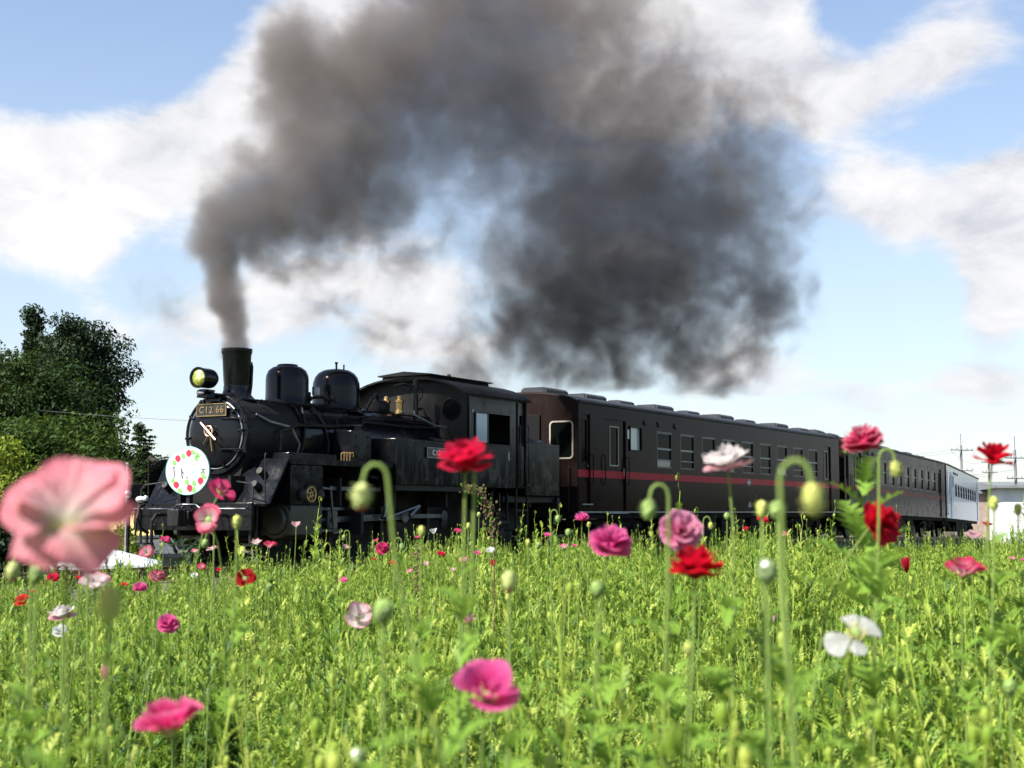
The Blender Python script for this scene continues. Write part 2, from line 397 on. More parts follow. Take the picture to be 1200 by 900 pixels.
# frames and running boards
mb = L()
for w in (-.58, .52): mb.box(.9, 10.8, w, w + .06, .50, 1.50)
mb.box(1.2, 10.6, -.519, .519, .75, 1.3)
for x in (1.6, 3.2, 5.0, 6.8, 8.5): mb.box(x, x + .05, .581, 1.15, 1.0, 1.5); mb.box(x, x + .05, -1.15, -.581, 1.0, 1.5)
mb.build('main_frame', DU, loco)
for sd in (1, -1):
    mb = L(); a, c = sorted((sd * .55, sd * 1.34)); mb.box(7.16, 10.22, a, c, 1.765, 1.795)
    e0, e1 = sorted((sd * 1.322, sd * 1.352)); mb.box(7.16, 10.22, e0, e1, 1.70, 1.80)
    mb.build('running_board', BL, loco, .004)
    # sloping plate down to the front deck
    mb = L(); y0, y1 = sorted((sd * .46, sd * 1.34))
    mb.prism([(10.222, 1.795), (10.222, 1.765), (10.70, 1.03), (10.74, 1.03), (10.252, 1.795)][::-1], y0, y1)
    pl = mb.build('sloping_plate', BL, loco, .004)
    mb = L()
    for k in range(7):
        t = k / 6; mb.ball((10.25 + .49 * t, sd * 1.30, 1.795 - .765 * t), .014, 6, 4); mb.ball((10.25 + .49 * t, sd * .50, 1.795 - .765 * t), .014, 6, 4)
    mb.build('rivet_row', BL, pl)
    for z in (1.30, 1.52):
        mb = L(); mb.cyl((10.42 + (1.52 - z) * .62, sd * .98, z), (10.56 + (1.52 - z) * .62, sd * .98, z + .07), .07, .06, 12); mb.build('cap', IR, pl)
mb = L(); mb.box(10.741, 11.04, -1.3, 1.3, .99, 1.03); mb.build('front_deck', BL, loco, .004)
mb = L(); mb.box(11.041, 11.10, -1.28, 1.28, .60, 1.05)
for w in [i * .2 for i in range(-6, 7)]:
    mb.ball((11.10, w, .98), .018, 6, 4); mb.ball((11.10, w, .68), .018, 6, 4)
mb.build('buffer_beam', BL, loco, .006)
mb = L(); mb.box(11.101, 11.3, -.12, .12, .68, .92); mb.box(11.3, 11.52, -.14, .02, .66, .95); mb.box(11.42, 11.56, .02, .14, .66, .95); mb.box(11.35, 11.43, .08, .15, .66, .95)
mb.build('coupler', IR, loco, .02)
mb = L(); mb.tube([T_ for T_ in [(11.16, -1.26, .9), (11.2, -1.24, .95), (11.2, -.3, .95), (11.22, -.2, 1.02), (11.3, 0, 1.02), (11.22, .2, 1.02), (11.2, .3, .95), (11.2, 1.24, .95), (11.16, 1.26, .9)]], .016, 6)
mb.build('uncoupling_lever', ST, loco)
for sd in (1, -1):
    mb = L(); mb.tube([(11.0, sd * 1.22, 1.03), (11.0, sd * 1.22, 1.28), (10.97, sd * 1.15, 1.36), (10.9, sd * .8, 1.40)], .015, 6); mb.build('deck_handrail', IR, loco)
    mb = L(); mb.tube([(10.76, sd * 1.28, 1.06), (10.78, sd * 1.28, 1.82), (10.74, sd * 1.26, 1.86)], .014, 6); mb.build('front_handrail', IR, loco)
    mb = L(); mb.tube([(11.11, sd * .62, .86), (11.26, sd * .62, .86), (11.36, sd * .62, .76), (11.36, sd * .62, .40), (11.30, sd * .62, .28)], .028, 8)
    h = mb.build('air_hose', IR, loco)
mb = L(); mb.tube([(11.10, -.95, .55), (11.28, -.95, .62), (11.36, -.95, .80), (11.30, -.95, 1.0), (11.2, -.95, 1.02)], .03, 8); mb.build('front_hose', IR, loco)
mb = L(); mb.ball((11.12, -1.12, 1.11), .075, 10, 6, sc=(1, 1.2, .8)); mb.ball((11.12, -1.0, 1.13), .05, 8, 5); mv = mb.build('marker_valve', principled('silver painted valve', (.5, .5, .49), .5, .2), loco)
mb = L(); mb.tube([(11.12, -1.13, 1.1), (11.16, -1.16, .9), (11.18, -1.16, .5)], .022, 6); mb.build('valve_pipe', IR, mv)
for sd in (1, -1):
    mb = L(); mb.box(10.85, 11.03, min(sd * 1.05, sd * 1.3), max(sd * 1.05, sd * 1.3), .35, .38)
    for x in (10.86, 11.01): mb.box(x, x + .02, sd * 1.17, sd * 1.21, .381, .989)
    mb.build('front_step', IR, loco)
# boiler, smokebox
mb = L(); mb.lathe([(.70, 4.55), (.70, 9.05)], (0, 0, ZB), (1, 0, 0), 48); mb.build('boiler', BL, loco)
for x in (5.6, 6.55, 7.5, 8.25, 9.0):
    mb = L(); mb.lathe([(.7, x - .025), (.709, x - .024), (.709, x + .024), (.7, x + .025)], (0, 0, ZB), (1, 0, 0), 48); mb.build('boiler_band', BL, loco)
mb = L(); mb.lathe([(.665, 9.051), (.665, 10.50)], (0, 0, ZB), (1, 0, 0), 48)
mb.prism_x([(-.42, 1.30), (.42, 1.30), (.60, 1.9), (-.60, 1.9)], 9.3, 10.45)
sb = mb.build('smokebox', DU, loco)
mb = L()
for k in range(32):
    a = 2 * pi * k / 32
    for x in (9.12, 10.42): mb.ball((x, .667 * sin(a), ZB + .667 * cos(a)), .014, 6, 4)
mb.build('rivet_row', DU, sb)
mb = L(); mb.torus((10.50, 0, ZB), (1, 0, 0), .662, .028, 64, 10); mb.lathe([(.665, 0), (.665, .012), (.56, .012)], (10.501, 0, ZB), (1, 0, 0), 64); mb.build('smokebox_ring', BL, sb)
mb = L(); mb.lathe([(.572, 0), (.572, .025), (.555, .045), (.50, .066), (.40, .088), (.25, .105), (.1, .112), (0, .114)], (10.514, 0, ZB), (1, 0, 0), 64)
door = mb.build('smokebox_door', BL, loco)
mb = L(); mb.torus((10.527, 0, ZB), (1, 0, 0), .580, .016, 64, 8); mb.build('door_rim', M['alu'], door)
for k in range(10):
    mb = L(); a = 2 * pi * (k + .35) / 10; cy, cz = .60 * sin(a), .60 * cos(a)
    mb.cyl((10.51, cy, ZB + cz), (10.60, cy, ZB + cz), .022, .022, 8); mb.tube([(10.575, cy * 1.06, ZB + cz * 1.06), (10.585, cy * .88, ZB + cz * .88)], .02, 6); mb.build('door_clamp', BL, door)
for z in (-.26, .26):
    mb = L(); mb.tube([(10.54, .64, ZB + z), (10.575, .55, ZB + z), (10.612, .36, ZB + z), (10.624, .2, ZB + z)], .02, 6); mb.cyl((10.535, .645, ZB + z - .06), (10.535, .645, ZB + z + .06), .03, .03, 10); mb.build('door_hinge', BL, door)
hc = Vector((10.70, -.01, ZB + .05))
mb = L(); mb.torus(hc, (1, 0, 0), .085, .016, 28, 8); mb.cyl(hc - Vector((.09, 0, 0)), hc + Vector((.03, 0, 0)), .028, .028, 12)
d_ = Vector((0, cos(radians(-42)), sin(radians(-42)))); mb.tube([hc + d_ * .235 + Vector((.02, 0, 0)), hc - d_ * .215 + Vector((.02, 0, 0))], [.024, .018], 8)
e_ = Vector((0, d_.z, -d_.y)); mb.tube([hc + e_ * .085, hc - e_ * .085], .013, 6); mb.build('door_handle', M['bronze'], door)
mb = L(); mb.tube([hc + Vector((-.03, 0, -.03)), hc + Vector((-.04, .05, -.34))], [.014, .01], 6); mb.tube([hc + Vector((-.03, 0, -.03)), hc + Vector((-.04, -.15, -.22))], [.012, .009], 6); mb.build('latch_arm', M['brass'], door)
# front number plate
mb = L(); mb.box(10.625, 10.645, -.325, .325, ZB + .305, ZB + .515); npl = mb.build('number_plate', M['plate'], loco, .004)
mb = L()
for a in ((-.325, .325, ZB + .505, ZB + .517), (-.325, .325, ZB + .303, ZB + .315), (-.327, -.313, ZB + .3155, ZB + .5045), (.313, .327, ZB + .3155, ZB + .5045)): mb.box(10.6455, 10.655, *a)
mb.build('plate_border', M['brass'], npl)
def letters(body, size, center, parent, mat, face='x', sp=1.0):
    me = text_mesh('lettering', body, size, mat, .004, spacing=sp)
    o = obj('lettering', me, parent, Vector(center) + Vector(LO) if parent in LOCO_SPACE else center)
    o.rotation_euler = (pi / 2, 0, pi / 2) if face == 'x' else (pi / 2, 0, pi)
    return o
LOCO_SPACE = {npl}
letters('C12 66', .165, (10.652, 0, ZB + .408), npl, M['brass'], 'x', 1.12)
# headlight
hz_ = 3.16; mb = L(); mb.lathe([(.06, 10.22), (.12, 10.24), (.160, 10.30), (.170, 10.36), (.170, 10.60), (.180, 10.605), (.180, 10.635), (.154, 10.636), (.147, 10.60)], (0, -.02, hz_), (1, 0, 0), 32)
hl = mb.build('headlight', BL, loco)
mb = L(); mb.lathe([(.145, 10.59), (.142, 10.608), (.12, 10.63), (.06, 10.642), (0, 10.646)], (0, -.02, hz_), (1, 0, 0), 28); mb.build('lens', M['lens'], hl)
mb = L(); mb.prism_x([(-.14, 2.83), (.10, 2.83), (.05, 2.97), (-.09, 2.97)], 10.30, 10.52); mb.box(10.36, 10.48, -.17, .13, 2.93, 2.96); mb.box(10.0, 10.299, -.06, .06, 2.86, 2.92); mb.build('bracket', BL, hl)
hl.location = (.24, -.10, 0)
mb = L(); mb.ball((10.555, -.02, 2.905), .062, 10, 6, sc=(.5, 1.5, .6)); mb.build('small_lamp', M['alu'], hl)
# chimney
mb = L(); mb.lathe([(.36, -.06), (.30, 0), (.245, .06), (.222, .14), (.222, .20), (.214, .205), (.225, .3), (.25, .74), (.262, .775), (.268, .80), (.268, .845), (.25, .85), (.235, .845), (.22, .55)], (10.02, 0, 2.87), (0, 0, 1), 36)
mb.build('chimney', BL, loco)
mb = L(); mb.tube([(9.80, .1, 2.87), (9.78, .12, 3.1), (9.765, .12, 3.42), (9.77, .1, 3.5)], .03, 8); mb.build('exhaust_pipe', BL, loco)
# domes
mb = L(); mb.lathe([(.47, -.10), (.42, -.02), (.395, .05), (.388, .12), (.388, .42), (.378, .50), (.345, .58), (.27, .64), (.19, .665), (.185, .69), (.16, .70), (0, .705)], (8.63, 0, 2.87), (0, 0, 1), 40)
mb.build('sand_dome', BL, loco)
mb = L(); mb.lathe([(.54, -.10), (.475, -.03), (.452, .05), (.448, .15), (.448, .36), (.44, .47), (.41, .57), (.35, .65), (.25, .71), (.12, .735), (0, .74)], (7.15, 0, 2.87), (0, 0, 1), 40)
sd_ = mb.build('steam_dome', BL, loco)
mb = L(); mb.cyl((7.22, .05, 3.59), (7.22, .05, 3.72), .018); mb.cyl((7.22, .05, 3.70), (7.22, .05, 3.735), .03); mb.build('safety_stud', IR, sd_); mb = L(); mb.cyl((7.05, .1, 3.58), (7.05, .1, 3.7), .015); mb.build('safety_stud', IR, sd_)
mb = L(); mb.box(8.18, 8.34, .34, .40, 3.02, 3.17); mb.build('maker_plate', M['alu'], loco, .003)
# pipework along the boiler
def pipe(pts, r=.018, mat=None, name='pipe'):
    mb = L(); mb.tube(pts, r, 8); return mb.build(name, mat or BL, loco)
for sd in (1, -1):
    def rb(x, ang, r=.74): return (x, sd * r * sin(radians(ang)), ZB + r * cos(radians(ang)))
    hr = pipe([rb(10.45, 38, .72)] + [rb(x, 38, .76) for x in (10.4, 9, 7.5, 6, 4.62)], .016, BL, 'handrail')
    for x in (9.9, 8.9, 7.9, 6.9, 5.9):
        mb = L(); mb.tube([rb(x, 38, .69), rb(x, 38, .76)], .014, 6); mb.ball(rb(x, 38, .76), .026, 8, 5); mb.build('handrail_post', BL, loco)
    pipe([rb(8.55, 25, .76), rb(8.50, 45), rb(8.42, 70), rb(8.35, 95), rb(8.32, 120, .8)], .022, IR, 'sand_pipe')
    pipe([rb(8.75, 25, .76), rb(8.85, 45), rb(8.98, 70), rb(9.05, 95), rb(9.10, 130, .8)], .022, IR, 'sand_pipe')
    pipe([rb(7.0, 30, .78), rb(7.0, 50), rb(7.3, 66), rb(8.2, 72), rb(9.2, 74), rb(9.7, 84), rb(9.72, 110, .78)], .035, BL, 'steam_pipe')
    pipe([rb(4.7, 48), rb(6.4, 50), rb(7.7, 52), rb(8.0, 60), rb(8.05, 88, .78), rb(8.0, 112, .84)], .016, IR)
    pipe([rb(4.7, 60), rb(5.8, 62), rb(7.1, 60), rb(7.5, 74), rb(7.5, 100, .78)], .024, IR, 'feed_pipe')
    mb = L(); mb.lathe([(.07, 0), (.09, .02), (.09, .12), (.05, .15), (0, .16)], rb(7.5, 76, .70), Vector((0, sd * sin(radians(76)), cos(radians(76)))), 14); mb.build('check_valve', IR, loco)
    pipe([rb(10.2, 60, .69), rb(9.9, 72, .72), rb(9.4, 78, .74), rb(9.2, 100, .76), rb(9.2, 128, .8)], .02, M['alu'], 'oil_pipe')
pipe([(8.25, .3, 2.98), (7.9, .36, 3.02), (7.7, .4, 3.0)], .03, IR, 'link_pipe')
for x, w in ((8.02, .42), (7.86, .46), (8.1, .1)):
    mb = L(); mb.ball((x, w, 2.98), .06, 8, 5); mb.cyl((x, w, 2.85), (x, w, 3.1), .025); mb.build('boiler_valve', IR, loco)
# lubricator box, side box and oil cups on the running board
for sd in (1, -1):
    mb = L(); a, c = sorted((sd * .78, sd * 1.24)); mb.box(8.78, 10.1, a, c, 1.796, 1.90); mb.build('tool_box', BL, loco, .01)
    mb = L(); a, c = sorted((sd * .74, sd * 1.16)); mb.box(7.62, 8.22, a, c, 1.796, 2.36)
    for z in (1.9, 2.08, 2.26): mb.ball((8.1, sd * 1.16, z), .02, 6, 4); mb.ball((7.74, sd * 1.16, z), .02, 6, 4)
    mb.build('air_reservoir_box', BL, loco, .012)
    for k in range(4):
        mb = L(); mb.tube([(8.62 - k * .085, sd * 1.22, 1.797), (8.62 - k * .085, sd * 1.22, 1.93), (8.58 - k * .085, sd * 1.26, 1.955), (8.57 - k * .085, sd * 1.26, 1.88)], .011, 6); mb.build('oil_cup', M['brass'], loco)
# cylinders and steam chests
for sd in (1, -1):
    a, c = sorted((sd * .62, sd * 1.30)); mb = L(); mb.box(9.24, 10.13, a, c, 1.02, 1.698); chest = mb.build('steam_chest', BL, loco, .012)
    mb = L()
    for x in (9.32, 9.53, 9.74, 9.95): mb.ball((x + .05, sd * 1.302, 1.63), .018, 6, 4)
    for x in (9.30, 9.5, 9.7, 9.9, 10.07): mb.ball((x, sd * 1.302, 1.06), .014, 6, 4)
    mb.build('rivet_row', BL, chest)
    mb = L(); mb.lathe([(.30, 0), (.33, .01), (.33, .87), (.30, .88)], (9.245, sd * .98, .76), (1, 0, 0), 28); mb.lathe([(.26, 0), (.25, .07), (.1, .1), (0, .1)], (10.125, sd * .98, .76), (1, 0, 0), 24)
    a, c = sorted((sd * .64, sd * 1.31)); mb.box(9.26, 10.11, a, c, .5, 1.018); mb.build('cylinder', principled('oily olive cylinder cladding', (.022, .021, .014), .45, var=.4), loco, .03)
    ec = Vector((9.60, sd * 1.325, 1.20)); mb = L(); mb.torus(ec, (0, 1, 0), .125, .016, 30, 6); mb.torus(ec, (0, 1, 0), .035, .014, 16, 6)
    for k in range(6):
        a = pi * k / 3 + .3; mb.tube([ec + Vector((cos(a), 0, sin(a))) * .035, ec + Vector((cos(a), 0, sin(a))) * .125], .011, 5)
    mb.build('round_emblem', M['brass'], chest)
    mb = L(); mb.lathe([(.17, 0), (.17, .03), (.15, .035)], ec - Vector((0, sd * .03, 0)), (0, sd, 0), 24)
    for dx in (-.24, .24): mb.lathe([(.10, 0), (.10, .05), (.07, .07), (0, .07)], (9.60 + dx, sd * 1.30, 1.19), (0, sd, 0), 16)
    mb.build('valve_cover', IR, chest)
# wheels
def wheel(x, w, r, spokes, name):
    sd = 1 if w > 0 else -1; mb = L(); ax = (0, 1, 0)
    mb.lathe([(r - .11, -.05), (r - .05, -.055), (r - .05, .055), (r - .11, .05), (r - .11, -.05)], (x, w, r), ax, 40)
    mb.lathe([(.0, -.09), (.13, -.09), (.13, .09), (0, .09)], (x, w, r), ax, 20)
    for k in range(spokes):
        a = 2 * pi * k / spokes; p = Vector((cos(a), 0, sin(a))); mb.tube([Vector((x, w, r)) + p * .10, Vector((x, w, r)) + p * (r - .09)], [.04, .028], 6)
    if r > .6:
        mb.prism([(x + (r - .12) * cos(a), r + (r - .12) * sin(a)) for a in [pi * (1.12 + .76 * i / 8) for i in range(9)]], w - .045, w + .045)
        mb.cyl((x + .26, w, r + .12), (x + .26, w + sd * .14, r + .12), .07, .07, 14)
    o = mb.build(name, IR, loco)
    mb = L(); mb.lathe([(r - .049, -.07), (r + .025, -.07), (r + .025, -.045), (r, -.04), (r, .065), (r - .049, .065), (r - .049, -.07)], (x, w, r), (0, -sd, 0), 48); mb.build('tyre', IR, o)
    return o
DRV = (7.55, 5.95, 4.35)
for w in (.56, -.56):
    for x in DRV: wheel(x, w * 1.02, .70, 14, 'driving_wheel')
    wheel(9.68, w * 1.02, .43, 9, 'leading_wheel'); wheel(2.0, w * 1.02, .43, 9, 'trailing_wheel')
for x in DRV: mb = L(); mb.cyl((x, -.56, .70), (x, .56, .70), .09); mb.build('axle', IR, loco)
for x in (9.68, 2.0): mb = L(); mb.cyl((x, -.56, .43), (x, .56, .43), .07); mb.build('axle', IR, loco)
for sd in (1, -1):
    w = sd * .80
    mb = L(); mb.tube([(DRV[0] + .26, w, .82), (DRV[2] + .26, w, .82)], .001, 4)
    a, c = sorted((w - .025, w + .025)); mb.box(DRV[2] + .26, DRV[0] + .26, a, c, .78, .86)
    for x in DRV: mb.lathe([(.11, -.035), (.11, .035)], (x + .26, w, .82), (0, 1, 0), 18)
    mb.build('side_rod', ST, loco, .006)
    w = sd * .92; p = Vector((8.55, w, .76)); q = Vector((DRV[1] + .26, w, .82)); d = (q - p).normalized(); up = Vector((-d.z, 0, d.x))
    mb = L(); mb.prism([((p + up * .05).x, (p + up * .05).z), ((q + up * .065).x, (q + up * .065).z), ((q - up * .065).x, (q - up * .065).z), ((p - up * .05).x, (p - up * .05).z)], w - .03, w + .03)
    mb.lathe([(.13, -.045), (.13, .045)], q, (0, 1, 0), 20); mb.lathe([(.10, -.045), (.10, .045)], p, (0, 1, 0), 20); mb.build('main_rod', ST, loco, .005)
    mb = L(); mb.box(8.0, 9.22, w - .05, w + .05, .93, .985); mb.box(8.0, 9.22, w - .05, w + .05, .55, .60); mb.build('slide_bar', ST, loco, .004)
    mb = L(); mb.box(8.42, 8.70, w - .09, w + .09, .605, .925); mb.cyl((8.7, w, .76), (9.24, w, .76), .045); mb.cyl((8.55, w, .76), (8.55, w + sd * .12, .76), .06); mb.build('crosshead', ST, loco, .01)
    w = sd * 1.06
    mb = L(); mb.tube([(8.72, w, 1.36), (8.66, w, .95), (8.60, w, .52)], .028, 6); mb.tube([(8.6, w, .52), (8.42, w, .56)], .025, 6); mb.build('combination_lever', ST, loco)
    mb = L(); mb.box(7.2, 8.74, w - .02, w + .02, 1.28, 1.35); mb.cyl((8.7, w, 1.30), (9.25, w, 1.34), .03); mb.build('radius_rod', ST, loco, .004)
    mb = L(); mb.tube([(7.12, w, 1.62), (7.02, w, 1.4), (6.98, w, 1.15), (7.02, w, .92), (7.1, w, .78)], .045, 6); mb.build('expansion_link', ST, loco)
    w = sd * 1.12; mb = L(); mb.tube([(7.1, w, .78), (DRV[1] + .02, w, 1.02)], .03, 6); mb.tube([(DRV[1] + .02, w, 1.02), (DRV[1] + .26, w - sd * .05, .82)], .045, 6); mb.build('eccentric_rod', ST, loco)
    mb = L(); a, c = sorted((sd * .6, sd * 1.2)); mb.box(7.9, 7.98, a, c, .5, 1.76); mb.build('motion_bracket', DU, loco)
    mb = L(); mb.tube([(7.4, sd * .98, 1.55), (6.7, sd * .98, 1.5), (4.5, sd * .98, 1.32)], .025, 6); mb.build('reversing_rod', ST, loco)
    for x in DRV:
        mb = L(); a, c = sorted((sd * .72, sd * .80)); mb.box(x + .76, x + .84, a, c, .3, 1.2); mb.build('brake_hanger', IR, loco)
# side tanks
for sd in (1, -1):
    a, c = sorted((sd * .78, sd * 1.40)); mb = L(); mb.box(4.62, 7.15, a, c, 1.40, 2.27); tank = mb.build('side_tank', BL, loco, .018)
    mb = L()
    for k in range(18): mb.ball((7.08 - k * .14, sd * 1.402, 2.21), .011, 6, 4); mb.ball((7.08 - k * .14, sd * 1.402, 1.46), .011, 6, 4)
    mb.build('rivet_row', BL, tank)
    mb = L(); mb.lathe([(.17, 0), (.17, .06), (.15, .08), (0, .09)], (5.3, sd * 1.08, 2.27), (0, 0, 1), 20); mb.build('filler_cap', BL, tank)
    mb = L(); a, c = sorted((sd * .56, sd * 1.36)); mb.box(4.0, 7.12, a, c, 1.30, 1.398); mb.build('tank_support', DU, loco)
    y = sd * 1.416; mb = L(); mb.box(5.28, 6.17, min(y - .014, y + .012), max(y - .014, y + .012), 1.93, 2.13); pl = mb.build('side_number_plate', M['plate'], loco, .004)
    yy = (y + .0125, y + .02) if sd > 0 else (y - .022, y - .0145); mb = L()
    for x0, x1, z0, z1 in ((5.28, 6.17, 2.116, 2.132), (5.28, 6.17, 1.928, 1.944), (5.278, 5.294, 1.9445, 2.1155), (6.156, 6.172, 1.9445, 2.1155)): mb.box(x0, x1, *yy, z0, z1)
    mb.build('plate_border', M['alu'], pl)
    me = text_mesh('lettering', 'C12 66', .15, M['white'], .004, spacing=1.2); o = obj('lettering', me, pl, (5.725 - 6, sd * 1.432, 2.03)); o.rotation_euler = (pi / 2, 0, pi if sd > 0 else 0)
# cab
for sd in (1, -1):
    y0, y1 = sorted((sd * 1.365, sd * 1.40)); mb = L()
    mb.box(2.62, 4.62, y0, y1, 1.40, 2.27); mb.box(4.36, 4.62, y0, y1, 2.27, 2.93); mb.box(2.62, 2.98, y0, y1, 2.27, 2.93); mb.box(2.62, 4.62, y0, y1, 2.93, 3.27)
    cab = mb.build('cab_side', BL, loco)
    mb = L(); e0, e1 = sorted((sd * 1.4005, sd * 1.425))
    mb.box(2.95, 4.40, e0, e1, 2.905, 2.95); mb.box(2.95, 4.40, e0, e1, 2.255, 2.29); mb.box(4.345, 4.385, e0, e1, 2.2905, 2.9045); mb.box(2.955, 2.995, e0, e1, 2.2905, 2.9045)
    mb.box(4.58, 4.625, e0, e1, 2.28, 3.27); mb.box(2.60, 2.66, e0, e1, 1.40, 3.27); mb.box(2.662, 4.578, e0, e1, 3.215, 3.258)
    mb.build('cab_beading', BL, cab, .004)
    y = sd * 1.38; mb = L(); mb.box(3.86, 4.33, y - .006, y + .006, 2.31, 2.90); mb.build('cab_window', M['pane_blue'], cab)
    mb = L(); mb.box(3.815, 3.859, y - .012, y + .012, 2.29, 2.905); mb.build('window_sash', BL, cab)
    mb = L(); mb.box(4.4, 4.5, sd * 1.40 - .01, sd * 1.40 + .01, 2.9, 2.96); mb.build('tag_lamp', M['alu'], cab)
    # doorway, rear post and door
    yd = (sd * 1.30 - .015, sd * 1.30 + .015); mb = L(); mb.box(2.20, 2.61, *yd, 1.40, 2.35); mb.box(2.20, 2.28, *yd, 2.351, 3.24); mb.box(2.48, 2.61, *yd, 2.351, 3.24); mb.box(2.281, 2.479, *yd, 2.95, 3.24)
    mb.build('cab_door', BL, loco, .004)
    for x in (2.58, 2.22): pipe([(x, sd * 1.42, 1.5), (x, sd * 1.44, 1.55), (x, sd * 1.44, 2.7), (x, sd * 1.42, 2.75)], .016, BL, 'cab_handrail')
    mb = L(); a, c = sorted((sd * 1.02, sd * 1.34)); mb.box(2.1, 2.55, a, c, .50, .53); mb.box(2.1, 2.55, a, c, .92, .95)
    for x in (2.08, 2.56): mb.box(x - .015, x + .015, sd * 1.30, sd * 1.34, .45, 1.39)
    mb.build('cab_step', IR, loco)
    mb = L()
    for k in range(5): mb.box(2.75 + k * .33, 2.79 + k * .33, sd * 1.20, sd * 1.24, .72, 1.298)
    mb.box(2.7, 4.2, sd * 1.18, sd * 1.26, .66, .719); mb.build('injector_pipework', IR, loco)
    mb = L(); mb.box(2.98, 3.04, min(sd * 1.401, sd * 1.41), max(sd * 1.401, sd * 1.41), 1.98, 2.14); mb.build('small_notice', M['alu'], cab)
def roof_pts(hw, z0, rise, k=14):
    A = radians(66)
    return [(hw * sin(a) / sin(A), z0 + rise * (cos(a) - cos(A)) / (1 - cos(A))) for a in [-A + 2 * A * i / k for i in range(k + 1)]]
up_ = roof_pts(1.46, 3.265, .385); lo_ = [(y * .985, z - .035) for y, z in up_]
mb = L(); mb.prism_x(up_ + lo_[::-1], 2.12, 4.84); mb.build('cab_roof', DU, loco, smooth=50)
# front sheet with round windows
mb = L(); ring = roof_pts(1.36, 3.24, .372)
front = [(-1.36, 2.28)] + ring + [(1.36, 2.28)]
mb.prism_x(front, 4.56, 4.60); fsheet = mb.build('cab_front', DU, loco)
for sd in (1, -1):
    mb = L(); mb.torus((4.602, sd * .98, 2.98), (1, 0, 0), .21, .022, 28, 6); mb.build('spectacle_frame', BL, fsheet)
    mb = L(); mb.lathe([(.205, 0), (.205, .004)], (4.601, sd * .98, 2.98), (1, 0, 0), 28); mb.build('spectacle_glass', M['glass'], fsheet)
mb = L(); mb.torus((4.602, .12, 3.32), (1, 0, 0), .16, .012, 28, 6); mb.build('round_cover', DU, fsheet)
mb = L(); mb.prism_x([(-1.36, 2.3)] + ring + [(1.36, 2.3)], 2.155, 2.195); mb.build('cab_rear', DU, loco)
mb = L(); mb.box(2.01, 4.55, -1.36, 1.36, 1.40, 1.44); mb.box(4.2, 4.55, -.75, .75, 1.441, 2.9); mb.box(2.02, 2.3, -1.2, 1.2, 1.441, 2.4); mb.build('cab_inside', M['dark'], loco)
mb = L(); mb.prism_x([(-.60, 3.56), (.60, 3.56), (.57, 3.665), (-.57, 3.665)], 2.45, 4.80); rv = mb.build('roof_hatch', DU, loco, .01)
mb = L(); mb.prism_x([(-.64, 3.666), (.64, 3.666), (.64, 3.69), (0, 3.755), (-.64, 3.69)], 2.38, 4.88); mb.ball((3.3, .1, 3.78), .05, 8, 5); mb.cyl((2.3, .3, 3.62), (2.3, .3, 3.74), .03); mb.build('hatch_lid', DU, rv)
# safety valves, whistle, turret in front of the cab
for x, w in ((5.25, .16), (5.25, -.16)):
    mb = L(); mb.lathe([(.09, 0), (.085, .05), (.07, .06), (.075, .2), (.09, .21), (.09, .26), (.05, .28), (.045, .34), (0, .36)], (x, w, 2.88), (0, 0, 1), 14); mb.build('safety_valve', M['brass'], loco)
mb = L(); mb.lathe([(.05, 0), (.05, .45), (.03, .47), (.03, .55), (.06, .56), (.06, .75), (0, .77)], (5.05, .42, 2.80), (0, 0, 1), 12); mb.tube([(5.05, .42, 3.4), (5.3, .3, 3.46), (5.5, .2, 3.4)], .025, 6); mb.build('whistle', IR, loco)
mb = L(); mb.lathe([(.14, 0), (.16, .05), (.16, .3), (.12, .36), (0, .37)], (5.7, .1, 2.95), (1, 0, 0), 16); mb.cyl((5.85, .1, 2.85), (5.85, .1, 3.0), .08); mb.tube([(5.95, .12, 3.1), (6.1, .2, 3.2), (6.25, .2, 3.1), (6.3, .1, 2.9)], .03, 8); mb.build('turbo_generator', IR, loco)
pipe([(5.3, .55, 2.9), (5.4, .62, 2.82), (5.0, .85, 2.62), (4.65, .9, 2.6)], .018, M['alu'])
pipe([(4.65, .3, 3.0), (5.05, .42, 2.95)], .03, IR)
# coal bunker
mb = L(); mb.box(.62, 2.15, -1.34, 1.34, 1.24, 2.40); bk = mb.build('coal_bunker', BL, loco, .02)
mb = L()
for k in range(9): mb.ball((1.86 - k * .145, 1.342, 2.33), .011, 6, 4); mb.ball((1.86 - k * .145, 1.342, 1.32), .011, 6, 4)
mb.build('rivet_row', BL, bk)
mb = L(); vs = []; fs = []; NX, NY = 12, 20
for i in range(NX + 1):
    for j in range(NY + 1):
        e = min(i, NX - i, j, NY - j); vs.append((.68 + 1.2 * i / NX, -1.28 + 2.56 * j / NY, 2.36 + min(e, 4) * .055 + random.uniform(-.04, .05)))
for i in range(NX):
    for j in range(NY): fs.append((i * (NY + 1) + j, (i + 1) * (NY + 1) + j, (i + 1) * (NY + 1) + j + 1, i * (NY + 1) + j + 1))
mb.add(vs, fs); o = mb.build('coal', M['coal'], bk, smooth=0)
mb = L(); mb.box(.50, .619, -1.28, 1.28, .80, 1.22); mb.box(.22, .499, -.14, .14, .68, .92); mb.box(.62, 2.9, -1.2, 1.2, 1.10, 1.238); mb.build('rear_beam', DU, loco, .006)
mb = L()
for w in (-1.1, 1.1): mb.box(.6, .9, w - .1, w + .1, .4, .43); mb.box(.62, .65, w - .1, w - .07, .431, 1.09); mb.box(.62, .65, w + .07, w + .1, .431, 1.09)
mb.build('rear_step', IR, loco)

